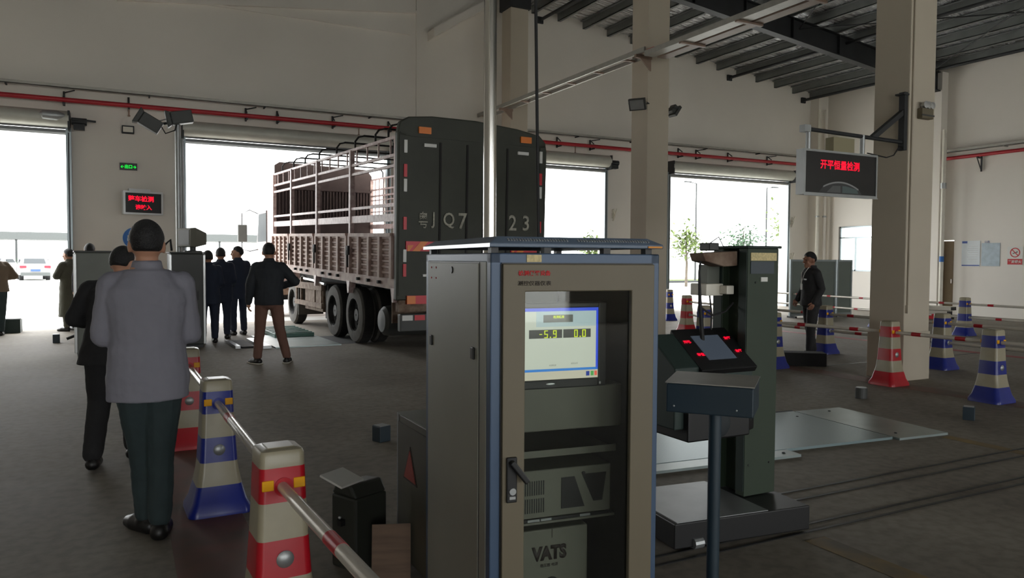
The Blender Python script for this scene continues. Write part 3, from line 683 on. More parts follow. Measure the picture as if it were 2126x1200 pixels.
def digit(ch, x, z, h, par):
    wd = h * .5; t = h * .11; m = MB(); y0, y1 = .003, .0046
    P = {'a': (0, wd, h - t, h), 'd': (0, wd, 0, t), 'g': (0, wd, h / 2 - t / 2, h / 2 + t / 2), 'b': (wd - t, wd, h / 2, h), 'c': (wd - t, wd, 0, h / 2), 'f': (0, t, h / 2, h), 'e': (0, t, 0, h / 2)}
    for s in SEG[ch]: a, b, c, d = P[s]; m.box(x + a, x + b, y0, y1, z + c, z + d)
    return m.build('reading_digit', M['scr_yel'], par)
zd = uz(.585); hh = (Z1 - Z0) * .105
B(ux(.315), ux(.345), .003, .0046, zd + hh * .45, zd + hh * .55).build('minus_sign', M['scr_yel'], sc)
digit('5', ux(.37), zd, hh, sc); digit('9', ux(.47), zd, hh, sc); digit('0', ux(.715), zd, hh, sc); digit('0', ux(.81), zd, hh, sc)
for a in (.44, .785): B(ux(a) - .002, ux(a) + .002, .003, .0046, zd, zd + .004).build('decimal_point', M['scr_yel'], sc)
txt('检测结果', .010, M['scr_yel'], sc, face_my(ux(.535), .0042, uz(.875)), .0004, bold=.02)
txt('检测结果', .006, M['scr_txt'], sc, face_my(ux(.47), .0045, uz(.2)), .0004); txt('返回主页', .006, M['scr_txt'], sc, face_my(ux(.72), .0045, uz(.215)), .0004)
for a, b, mm in ((.86, .9, 'scr_icon'), (.915, .95, 'scr_grn'), (.96, .99, 'scr_red')): ui('tray_icon', a, b, .03, .095, mm, 2)
# industrial computer, voltage stabiliser
pc = thing('industrial_computer', 'grey rack computer case with vents on the lower cabinet shelf', 'computer', inn(.295, .2, .594), cz)
q = MB(); q.box(-.245, .235, 0, .45, .01, .178); bx = q.build('case', M['pcgrey'], pc, bevel=.004)
q = MB(); 
for r_ in (0, 1):
    for k in range(14): x = -.14 + k * .0085; q.box(x, x + .0035, -.002, .001, .03 + r_ * .062, .08 + r_ * .062)
q.build('vent_slot', M['black'], bx)
q = MB(); q.prism([(.04, .035), (.13, .035), (.09, .145), (.04, .145)], -.003, .002, 'y'); q.prism([(.165, .05), (.2, .05), (.215, .15), (.12, .15)], -.003, .002, 'y'); q.build('drive_bay', M['black'], bx)
MB().ell((.125, -.003, .155), (.008, .004, .005), 10, 6).build('lock', M['black'], bx)
q = MB(); q.box(-.245, .235, -.006, 0, .0, .01); q.mat(1); 
for a, b in ((-.09, -.045), (-.04, 0), (.11, .15)): q.box(a, b, -.008, -.006, .001, .009)
q.build('front_ledge', [M['black'], M['galv']], pc)
vs = thing('voltage_stabiliser', 'grey steel box lettered VATS at the bottom of the cabinet', 'stabiliser', inn(.3, .2, .1), cz)
q = MB(); q.box(-.24, .14, 0, .4, 0, .462); vb = q.build('case', M['pcgrey'], vs, bevel=.006)
txt('VATS', .052, M['txt_dark'], vb, face_my(-.01, -.002, .378), .001, bold=.055, sx=.85)
txt('稳压器 电源', .012, M['txt_dark'], vb, face_my(-.01, -.002, .335), .0006)
B(.0, .002, -.002, .001, .43, .46).build('seam', M['txt_dark'], vb); MB().lathe([(.001, -.01), (.03, -.008), (.032, 0)], 16, 'y', (0, 0, .26)).build('dial', M['dkgrey'], vb)

# stainless pole and hanging cable just behind the cabinet
p = thing('steel_pole', 'tall stainless steel pole standing behind the foreground cabinet', 'pole', (1.57, 3.28, 0))
MB().tube([(0, 0, 0), (0, 0, 3.9)], .031, 24).build('tube', M['steel'], p, smooth=True)
B(-.09, .09, -.09, .09, 0, .012).build('base_plate', M['galv'], p); MB().ell((0, 0, 3.9), (.032, .032, .02), 16, 6).build('end_cap', M['steel'], p)
cb_ = MB().tube([(1.69, 3.10, pur_h(1.6)), (1.692, 3.06, 2.69), (1.693, 3.02, 1.61), (1.69, 3.04, .3), (1.69, 3.08, 0.02), (1.9, 3.2, .012)], .0075, 8).build('hanging_cable', M['rubber'], smooth=True)
tag(cb_, 'thin black cable hanging from the roof down behind the foreground cabinet', 'cable')

# ================================================================ striped barrier posts and their poles
def ring_sq(h, z, r=.3, n=6):                # rounded square ring
    k = h * r; pts = []
    for (cx, cy, a0) in ((h - k, h - k, 0), (-h + k, h - k, 90), (-h + k, -h + k, 180), (h - k, -h + k, 270)):
        for i in range(n + 1): a = R(a0 + 90 * i / n); pts.append((cx + k * math.cos(a), cy + k * math.sin(a), z))
    return pts
def make_cone(col):
    t = thing('barrier_post', '', 'barrier post')
    prof = [(0, .178, 1), (.03, .176, 1), (.08, .150, 1), (.165, .128, 1), (.168, .127, 0), (.24, .113, 0), (.30, .106, 0), (.303, .1055, 1), (.445, .097, 1), (.448, .0965, 0), (.585, .09, 0), (.588, .0895, 1), (.715, .085, 1), (.718, .0848, 0), (.765, .083, 0), (.779, .077, 0), (.785, .06, 0)]
    m = MB(); rings = [ring_sq(h, z) for z, h, k in prof]; n = len(rings[0])
    for j in range(len(rings) - 1):
        m.mat(prof[j][2] if prof[j][2] == prof[j + 1][2] else prof[j][2]); m.loft([rings[j], rings[j + 1]], caps=False)
    m.mat(0).add(rings[-1], [tuple(range(n))]); m.mat(1).add(rings[0], [tuple(range(n))[::-1]])
    import bmesh
    b = m.build('body', [M['cream'], M[col]], t)
    bm = bmesh.new(); bm.from_mesh(b.data); bmesh.ops.remove_doubles(bm, verts=bm.verts, dist=1e-5); bmesh.ops.recalc_face_normals(bm, faces=bm.faces)
    for f in bm.faces: f.smooth = True
    bm.to_mesh(b.data); bm.free()
    e = b.modifiers.new('split', 'EDGE_SPLIT'); e.split_angle = R(45)
    for s in (-1, 1):
        for x in (-.058, .058): B(x - .022, x + .022, min(s * .083, s * .0905), max(s * .083, s * .0905), .635, .675).build('reflector', M['yellow'], t, bevel=.004)
        MB().lathe([(.001, s * .1), (.026, s * .1), (.033, s * .104), (.02, s * .113), (.001, s * .114)], 18, 'y', (0, 0, .375)).build('plug', M['galv'], t, smooth=True)
        MB().lathe([(.036, s * .084), (.036, s * .0905), (.027, s * .0905)], 18, 'y', (0, 0, .645)).build('collar', M[col], t)
    B(-.05, .05, -.05, .05, .784, .788).build('cap', M['cream'], t, bevel=.003)
    return t
protoR = make_cone('cone_red'); protoB = make_cone('cone_blue'); usedR = usedB = False
def cone(col, x, y, label, group, rz=0.0):
    global usedR, usedB
    if col == 'r': o = copy_tree(protoR) if usedR else protoR; usedR = True
    else: o = copy_tree(protoB) if usedB else protoB; usedB = True
    o.location = (x, y, 0); o.rotation_euler.z = rz; o['label'] = label; o['group'] = group
    return o
def pole(p, q, label, group, bands=(.18, .82), z=.645):
    p = Vector((p[0], p[1], z)); q = Vector((q[0], q[1], z)); d = q - p; L = d.length
    o = thing('barrier_pole', label, 'pole', p, math.atan2(d.y, d.x), group)
    MB().tube([(0, 0, 0), (L, 0, 0)], .021, 14).build('inner_tube', M['tube'], o, smooth=True)
    MB().tube([(.12 * L, 0, 0), (.88 * L, 0, 0)], .0235, 14).build('outer_tube', M['tube'], o, smooth=True)
    for b in bands: MB().tube([(b * L - .06, 0, 0), (b * L + .06, 0, 0)], .0245, 14).build('red_band', M['cone_red'], o, smooth=True)
    return o
GL, GA, GB_, GC = 'barrier posts along the left lane line', 'barrier posts of the row beside the nearest column', 'barrier posts of the middle right lane', 'barrier posts of the far right lane'
cone('r', .53, 2.98, 'red and white barrier post nearest the camera at the bottom of the photo', GL, R(3))
cone('b', .50, 4.82, 'blue and white barrier post between two red ones on the left lane line', GL, R(2))
cone('r', .47, 6.55, 'red and white barrier post right beside the man in the pale shirt', GL)
GP = 'striped poles between the left barrier posts'
pole((.62, 1.15), (.53, 2.9), 'red banded pole running from the nearest red post off the photo bottom', GP, (.62, .2))
pole((.53, 3.05), (.50, 4.74), 'red banded pole between the nearest red post and left blue post', GP, (.12, .72))
pole((.50, 4.9), (.47, 6.46), 'white pole between the blue post and the red post beside the pale shirt', GP, (.9,))
rowA = [('b', 8.38, 3.3), ('b', 8.38, 4.88), ('r', 8.38, 6.12), ('b', 8.2, 7.82), ('b', 8.42, 9.5)]
labA = ['blue and white barrier post just outside the right edge of the photo', 'blue and white barrier post cut by the right edge of the photo', 'red and white barrier post standing in front of the nearest column',
        'blue and white barrier post half hidden beside the green headlight tester', 'blue and white barrier post hidden behind the green headlight tester']
for (c, x, y), lb in zip(rowA, labA): cone(c, x, y, lb, GA)
GPA = 'striped poles of the row beside the nearest column'
for i, (a, lb) in enumerate(zip(rowA[:-1], ['striped pole running out of the right edge from the cut blue post', 'striped pole between the red post at the column and the cut blue post', 'striped pole behind the nearest column, ending at the red post', 'striped pole passing low behind the green headlight tester'])):
    b = rowA[i + 1]; pole((a[1], a[2] + .089), (b[1], b[2] - .089), lb, GPA, (.25, .75))
rowB = [('b', 10.3, 4.6), ('b', 10.32, 6.72), ('b', 10.3, 8.7), ('b', 10.35, 10.5), ('r', 10.6, 12.5)]
labB = ['blue and white barrier post of the middle lane beyond the right edge of the photo', 'blue and white barrier post seen just right of the nearest column', 'blue and white barrier post just left of the nearest column behind the man in charcoal',
        'blue and white barrier post of the middle lane hidden behind the tester column', 'red and white barrier post seen behind the cables left of the green tester']
for (c, x, y), lb in zip(rowB, labB): cone(c, x, y, lb, GB_)
GPB = 'striped poles of the middle right lane'
for i, (a, lb) in enumerate(zip(rowB[:-1], ['striped pole from the post right of the column to the frame edge', 'striped pole crossing behind the nearest column at knee height', 'striped pole in front of the legs of the man in charcoal', 'striped pole ending at the red post behind the cables'])):
    b = rowB[i + 1]; pole((a[1], a[2] + .089), (b[1], b[2] - .089), lb, GPB, (.22, .78))
    pole((a[1], a[2] + .102), (b[1], b[2] - .102), lb.replace('striped pole', 'lower striped pole'), GPB, (.3, .7), .375)
rowC = [('b', 15.45, 7.4), ('b', 15.5, 9.62), ('b', 15.6, 11.7), ('b', 15.85, 13.75), ('b', 16.2, 16.2)]
labC = ['blue and white barrier post of the far lane beyond the right edge of the photo', 'small blue and white barrier post in front of the pale right wall', 'blue and white barrier post of the far lane hidden behind the nearest column', 'small blue and white barrier post behind the back of the man in charcoal', 'tiny blue and white barrier post seen between the cables and the tester']
for (c, x, y), lb in zip(rowC, labC): cone(c, x, y, lb, GC)
GPC = 'striped poles of the far right lane'
for i, (a, lb) in enumerate(zip(rowC[:-1], ['far striped pole running to the right edge below the posters', 'far striped pole between the small post at the wall and the column', 'far striped pole below the window', 'far striped pole behind the man in charcoal'])):
    b = rowC[i + 1]; pole((a[1], a[2] + .089), (b[1], b[2] - .089), lb, GPC, (.22, .78))
    pole((a[1], a[2] + .102), (b[1], b[2] - .102), lb.replace('far striped', 'lower far striped'), GPC, (.3, .7), .375)
cone('b', 12.3, 15.2, 'blue and white barrier post in the daylight of the last doorway, beside the red one', GB_)

# ================================================================ headlight tester and its pedestal
ht = thing('headlight_tester', 'green headlight tester with red lit panel standing on a black base', 'tester', (3.16, 3.21, 0))
# base carriage (local: x to the right, y away from the camera; corner of the column at the origin)
m = MB(); m.M = Matrix.Rotation(R(-6), 4, 'Z'); m.box(-.62, .26, -.24, .36, .012, .145)
bs = m.build('base', M['black'], ht, bevel=.006)
m = MB(); m.M = Matrix.Rotation(R(-6), 4, 'Z'); m.box(-.60, -.02, -.23, .35, .145, .149); m.build('top_sheet', M['galv'], bs)
for x in (-.5, .15):
    for y in (-.18, .3): MB().tube([(x - .03, y, .03), (x + .03, y, .03)], .03, 12).build('roller', M['galv'], bs)
m = MB(); 
m.prism([(0, 0), (.24, 0), (.24, .28), (0, .28), (0, .20), (.05, .20), (.05, .07), (0, .07)], .15, 1.575, 'z')
cl = m.build('column', M['green'], ht, bevel=.004)
B(.051, .06, .075, .195, .2, 1.5).build('slide_channel', M['blackmatte'], cl)
for y in (.0, .2): B(-.004, .0, y + .005, y + (.065 if y == 0 else .075), .18, 1.56).build('side_cover', M['green_dk'], cl)
B(-.012, .252, -.012, .292, 1.575, 1.59).build('top_cap', M['green_dk'], cl, bevel=.004)
B(.02, .22, -.004, 0, 1.505, 1.55).build('paper_label', M['label_yellow'], cl)
B(.02, .2, -.004, 0, 1.43, 1.50).build('name_plate', M['navy_steel'], cl)
for (x, z) in ((.06, 1.38), (.03, .62), (.03, .33), (.19, .33)): MB().ell((x, -.001, z), (.006, .004, .006), 8, 6).build('bolt', M['black'], cl)
B(.1, .15, -.005, 0, 1.385, 1.41).build('asset_sticker', M['paper'], cl)
# measuring head
m = MB(); m.prism([(-.06, .60), (.30, .60), (.30, 1.07), (.16, 1.09), (-.06, .93)], -.56, -.005, 'x')
hb = m.build('measuring_head', M['green_dk'], ht, bevel=.008)
m = MB(); m.prism([(-.09, .915), (-.07, .885), (.19, 1.075), (.18, 1.112)], -.40, -.0, 'x'); con = m.build('console_panel', M['black'], hb, bevel=.004)
sl = math.atan2(1.112 - .915, .18 + .09); LS_ = math.hypot(.27, .197)
def onp(u0, u1, v0, v1, nm, m_, th=.003):   # rectangle on the sloping console, v along the slope
    q = MB(); q.M = Matrix.Translation((0, -.09, .915)) @ Matrix.Rotation(sl, 4, 'X'); q.box(u0, u1, v0, v1, 0, th); return q.build(nm, M[m_], con)
onp(-.30, -.10, .075, .27, 'lcd_screen', 'lcd_off')
for s_, u, v in (('开机', -.355, .225), ('复位', -.33, .12), ('左灯', -.05, .24), ('右灯', -.045, .13)):
    txt(s_, .024, M['led_red'], con, Matrix.Translation((0, -.09, .915)) @ Matrix.Rotation(sl, 4, 'X') @ Matrix.Translation((u, v, .003)), .001, name='lit_label', bold=.05, sx=1.1)
m = MB(); m.box(-.5, -.06, -.10, .2, .535, .70); m.prism([(-.06, -.08), (-.06, .18), (.03, .1), (.03, -.04)], .55, .69, 'z'); m.build('lens_housing', M['black'], hb, bevel=.01)
MB().lathe([(.001, -.115), (.06, -.112), (.075, -.10)], 24, 'y', (-.28, 0, .62)).build('lens', M['carglass'], hb, smooth=True)
MB().lathe([(.03, .0), (.03, .09), (.034, .1), (.01, .1)], 16, 'z', (-.08, .02, .80)).build('adjust_knob', M['galv'], hb)
# aiming arm with small camera, cables and boxes on the left of the column
m = MB(); m.prism([(-.26, 1.545), (0, 1.56), (0, 1.475), (-.1, 1.47), (-.24, 1.5)], .08, .2, 'y'); ar = m.build('aiming_arm', M['rust'], ht, bevel=.006)
MB().box(-.2, -.13, .09, .18, 1.56, 1.605).build('aiming_camera', M['black'], ar, bevel=.006)
MB().tube([(-.17, .13, 1.6), (-.1, .13, 1.64), (-.06, .13, 1.58), (0, .13, 1.59)], .003, 6).build('camera_lead', M['rubber'], ar)
B(-.16, -.03, .16, .3, 1.30, 1.37).build('junction_box', M['white'], ht, bevel=.006); B(-.1, -.005, .22, .3, 1.36, 1.48).build('relay_box', M['grey_box'], ht, bevel=.004)
B(-.06, -.005, .1, .16, 1.31, 1.36).build('socket_box', M['white'], ht, bevel=.004)
MB().tube([(-.24, .12, 1.5), (-.25, .12, 1.44), (-.24, .12, 1.25), (-.23, .1, 1.0)], [.006, .006, .011, .013], 8).build('cable', M['rubber'], ht)
MB().tube([(-.24, .12, 1.24), (-.15, .11, 1.19), (-.06, .11, 1.21), (0, .11, 1.26)], .006, 8).build('cable', M['rubber'], ht)
MB().tube([(-.1, .2, 1.31), (-.1, .18, 1.2), (-.11, .17, 1.1)], .005, 8).build('cable', M['rubber'], ht)
pd = thing('pedestal_box', 'navy steel box on a single pole in front of the headlight tester', 'pedestal', (2.03, 2.22, 0), R(-50))
MB().tube([(0, 0, 0), (0, 0, .95)], .024, 18).build('post', M['navy_steel'], pd, smooth=True)
MB().box(-.12, .12, -.12, .12, 0, .012).build('foot_plate', M['navy_steel'], pd)
m = MB(); m.prism([(-.10, .925), (.13, .925), (.13, 1.045), (-.10, 1.035)], -.17, .15, 'x'); bxp = m.build('box', M['navy_steel'], pd, bevel=.005)
m = MB(); m.prism([(-.103, 1.037), (.132, 1.047), (.132, 1.051), (-.103, 1.041)], -.173, .153, 'x'); m.build('top_sheet', M['tray'], bxp)
for x in (-.14, .09): MB().ell((x, -.101, .95), (.004, .003, .004), 8, 6).build('screw', M['galv'], bxp)
# extra grey bench unit behind the foreground cabinet: small cabinet with a hazard triangle, sensor box, board
bx_ = thing('control_box', 'olive control box with a warning triangle, half hidden behind the foreground cabinet', 'box', (1.22, 2.99, 0))
M['olive_box'] = mat('olive_box_paint', (84, 82, 70), .5, var=.1, scale=5)
b1 = MB().box(0, .29, 0, .60, .04, .735).build('case', M['olive_box'], bx_, bevel=.006)
B(-.006, .0, .02, .585, .06, .70).build('side_plate', M['olive_box'], b1); B(-.004, .294, -.004, .604, .735, .742).build('top_lip', M['grey_box'], b1)
B(-.005, .004, .592, .605, .05, .74).build('corner_strip', M['galv'], b1); B(.08, .16, .3, .42, .742, .752).build('socket', M['black'], b1)
for x in (.04, .25):
    for y in (.05, .55): B(x - .02, x + .02, y - .02, y + .02, 0, .04).build('foot', M['black'], bx_)
MB().prism([(.31, .44), (.50, .44), (.405, .61)], -.009, -.006, 'x').build('warning_triangle', M['txt_dark'], b1)
MB().prism([(.325, .45), (.485, .45), (.405, .592)], -.011, -.009, 'x').build('triangle_field', mat('faded_red', (150, 62, 52), .6), b1)
sb = thing('sensor_box', 'small dark box with a tilted pale lid on the floor left of the cabinet', 'sensor box', (1.03, 3.62, 0), R(24))
m = MB(); m.box(-.1, .1, -.09, .09, .0, .36); m.prism([(-.09, .36), (.09, .36), (.06, .41), (-.05, .42)], -.1, .1, 'x'); b2 = m.build('housing', mat('dark_olive_paint', (48, 50, 44), .5), sb, bevel=.012)
m = MB(); m.M = Matrix.Translation((-.10, .02, .445)) @ Matrix.Rotation(R(-80), 4, 'Z') @ Matrix.Rotation(R(16), 4, 'Y'); m.box(-.06, .08, -.08, .08, 0, .01); m.build('lid', M['paper'], sb)
MB().box(-.125, -.1, -.015, .015, .22, .25).build('latch', M['black'], b2); MB().ell((-.12, 0, .26), (.008, .008, .008), 8, 6).build('knob', M['silver'], b2)
m = MB(); m.M = Matrix.Translation((1.10, 3.34, 0)) @ Matrix.Rotation(R(-20), 4, 'Z') @ Matrix.Rotation(R(-14), 4, 'X'); m.box(-.09, .09, 0, .012, 0.003, .26)
tag(m.build('board', M['wood']), 'small brown board leaning between the dark sensor box and the foreground cabinet', 'board')

# steel plates let into the lanes
pl = thing('test_plate', 'large chequered steel test plate set in the floor beyond the headlight tester', 'floor plate', (4.5, 4.85, 0), R(-5))
B(-1.6, 1.35, -.55, .62, 0, .022).build('chequer_deck', M['chequer'], pl)
B(-1.65, .2, -.72, -.56, 0, .02).build('ramp_edge', M['plate_plain'], pl)
B(1.375, 1.95, -.6, .62, 0, .02).build('end_ramp', M['plate_plain'], pl)
B(-1.62, 1.36, .63, .66, 0, .024).build('edge_bar', M['steel_dark'], pl)
for x, y in ((-1.2, -.64), (.1, -.64), (1.7, .5), (1.5, -.45), (1.2, .4)): MB().ell((x, y, .022), (.014, .014, .006), 10, 4).build('bolt', M['steel_dark'], pl)
pl = thing('brake_tester_deck', 'pale steel deck plates in the floor beside the truck rear wheels', 'floor plate', (2.75, 14.2, 0), R(2))
B(-.5, .62, -1.15, 1.0, 0, .02).build('deck_plate', M['plate_plain'], pl); B(.66, 1.5, -.95, .5, 0, .003).build('pit_cover', M['rubber'], pl)
B(-.72, -.56, -1.1, .3, 0, .05).build('edge_frame', M['silver'], pl); B(-1.0, -.78, -.9, .2, 0, .03).build('dark_plate', M['rubber'], pl); B(-1.1, -1.02, -.9, .25, 0, .045).build('edge_frame', M['silver'], pl)
gp = thing('green_cover', 'green ribbed cover plate lying on the pale deck beside the truck', 'cover', (2.85, 15.4, .02), R(2))
m = MB(); m.box(-.32, .42, -.75, .95, 0, .07)
for k in range(6): m.box(-.3, .4, -.68 + k * .27, -.56 + k * .27, .07, .085)
m.build('ribbed_plate', M['grate'], gp, bevel=.006)
def sensor(x, y, h, label, rz=0, r=.055, sq=True):
    t = thing('floor_sensor', label, 'sensor', (x, y, 0), rz, 'floor sensor blocks')
    (B(-r, r, -r, r, 0, h) if sq else MB().lathe([(r, 0), (r, h)], 20)).build('block', M['navy_steel'] if sq else M['dkgrey'], t, bevel=.006)
    (B(-r + .008, r - .008, -r + .008, r - .008, h, h + .004) if sq else MB().lathe([(r * .85, h), (r * .85, h + .004)], 20)).build('cap', M['galv'], t)
sensor(1.90, 6.02, .13, 'small teal sensor block on the floor left of the foreground cabinet', R(20)); sensor(7.24, 5.62, .12, 'round grey sensor block on the floor in front of the red post', 0, .062, False)
sensor(7.2, 4.40, .125, 'dark teal sensor block on the floor nearest the right edge', R(30), .05); sensor(-1.02, 15.5, .15, 'small dark sensor block on the floor at the far left', R(5), .055)
fb = MB().box(-.36, .36, -.14, .14, 0, .19).build('floor_box', M['blackmatte'], None, (8.76, 7.86, 0), R(-38), bevel=.01)
tag(fb, 'long low black box on the floor at the feet of the man in charcoal', 'box')
fb = thing('low_green_box', 'long low dark green box on the floor inside the first doorway', 'box', (-2.6, 18.0, 0))
B(-1.2, .82, -.2, .2, 0, .27).build('box', M['green_dk'], fb, bevel=.01); B(-1.22, .84, -.22, .22, .27, .29).build('lid', M['galv'], fb)

# ================================================================ people
def bake(mb, voxel, smooth=3, disp=0.0, dscale=.14):
    me = bpy.data.meshes.new('tmp'); me.from_pydata(mb.v, [], mb.f); me.update()
    import bmesh
    bm = bmesh.new(); bm.from_mesh(me); bmesh.ops.recalc_face_normals(bm, faces=bm.faces); bm.to_mesh(me); bm.free()
    o = bpy.data.objects.new('tmp', me); COL.objects.link(o)
    r = o.modifiers.new('r', 'REMESH'); r.mode = 'VOXEL'; r.voxel_size = voxel
    s = o.modifiers.new('s', 'SMOOTH'); s.factor = .5; s.iterations = smooth
    if disp:
        t = bpy.data.textures.new('folds', 'CLOUDS'); t.noise_scale = dscale; t.noise_depth = 2
        d = o.modifiers.new('d', 'DISPLACE'); d.texture = t; d.strength = disp; d.mid_level = .5; d.texture_coords = 'LOCAL'
    bpy.context.view_layer.update()
    out = bpy.data.meshes.new_from_object(o.evaluated_get(bpy.context.evaluated_depsgraph_get()))
    bpy.data.objects.remove(o); return out
def mesh_obj(name, me, m, parent=None):
    me.materials.clear(); me.materials.append(m); me.polygons.foreach_set('use_smooth', [True] * len(me.polygons))
    me.name = name; o = bpy.data.objects.new(name, me); COL.objects.link(o)
    if parent: o.parent = parent
    return o
def V(*a): return Vector(a)
JOINTS = dict(hipL=(-.09, 0, .90), hipR=(.09, 0, .90), knL=(-.10, .015, .49), knR=(.10, .015, .49), anL=(-.105, -.02, .085), anR=(.105, -.02, .085),
              shL=(-.170, 0, 1.375), shR=(.170, 0, 1.375), elL=(-.225, -.03, 1.11), elR=(.225, -.03, 1.11), wrL=(-.245, .04, .88), wrR=(.245, .04, .88),
              neck=(0, 0, 1.46), head=(0, .025, 1.59), toeL=8, toeR=-8, yawH=0, pitchH=0)
def torso(J, infl=0.0, z0=.84, z1=1.47, wide=1.0, flare=0.0):
    prof = [(.80, .150, .108), (.88, .158, .115), (.96, .152, .110), (1.06, .146, .106), (1.16, .152, .110), (1.28, .168, .116), (1.35, .162, .108), (1.40, .125, .092), (1.44, .085, .075), (1.49, .062, .064)]
    base = V(0, 0, .92); top = V(*J['neck']); sh = top - V(0, 0, 1.46)
    rings = []; zs = sorted(set([z0] + [p[0] for p in prof if z0 < p[0] < z1] + [z1]))
    for z in zs:
        for (a, b) in zip(prof[:-1], prof[1:]):
            if a[0] <= z <= b[0]: f = (z - a[0]) / (b[0] - a[0]); rx = a[1] + (b[1] - a[1]) * f; ry = a[2] + (b[2] - a[2]) * f; break
        else: rx, ry = prof[0][1:] if z < prof[0][0] else prof[-1][1:]
        k = min(max((z - .92) / .54, 0), 1.1); c = sh * (k * k * .5 + k * .5)
        fl = max(0, (1.02 - z)) * flare
        rings.append([(c.x + (rx * wide + infl + fl) * math.cos(2 * PI * i / 24), c.y + (ry * (1 + (wide - 1) * 1.3) + infl + fl) * math.sin(2 * PI * i / 24), z + c.z * k) for i in range(24)])
    return rings
def foot(m, an, deg, grow=0.0, flat=True):
    d = V(math.sin(R(-deg)), math.cos(R(-deg)), 0); a = V(*an); z = a.z - .085
    n0 = len(m.v)
    m.caps(a + d * -.03 + V(0, 0, -.045), a + d * .11 + V(0, 0, -.052), .038 + grow, .042 + grow); m.caps(a + d * .11 + V(0, 0, -.053), a + d * .18 + V(0, 0, -.06), .042 + grow, .026 + grow)
    m.caps(a, a + d * .02 + V(0, 0, -.04), .036 + grow, .04 + grow)
    for i in range(n0, len(m.v)):
        v = m.v[i]; m.v[i] = (v[0], v[1], max(v[2], z + (.0 if grow else .004)))
def hand(m, wr, el, curl=.5, side=1, n=None):
    d = (V(*wr) - V(*el)).normalized(); ref = V(0, 1, 0) if abs(d.y) < .85 else V(0, 0, 1)
    across = (ref - d * ref.dot(d)).normalized(); nrm = d.cross(across) * side
    c = V(*wr)
    m.caps(c, c + d * .06, .025, .03, 10); m.caps(c + d * .05 + across * .022, c + d * .082 + across * .026, .016, .014, 8); m.caps(c + d * .05 - across * .022, c + d * .078 - across * .026, .016, .014, 8)
    fing = []
    for k, (o, L) in enumerate(((.03, .070), (.011, .080), (-.009, .075), (-.028, .058))):
        p = c + d * .078 + across * o; pts = [p]; a = .25
        for sg in (.45, .32, .23): dd = d * math.cos(a) + nrm * math.sin(a) * -1; p = p + dd * L * sg; pts.append(p); a += curl
        fing.append((pts, [.0095, .009, .008, .0065]))
    p = c + d * .02 + across * .026; q = p + d * .03 + across * .024 - nrm * .008; fing.append(([p, q, q + d * .028 + across * .004 - nrm * .012], [.011, .0105, .0075]))
    return fing
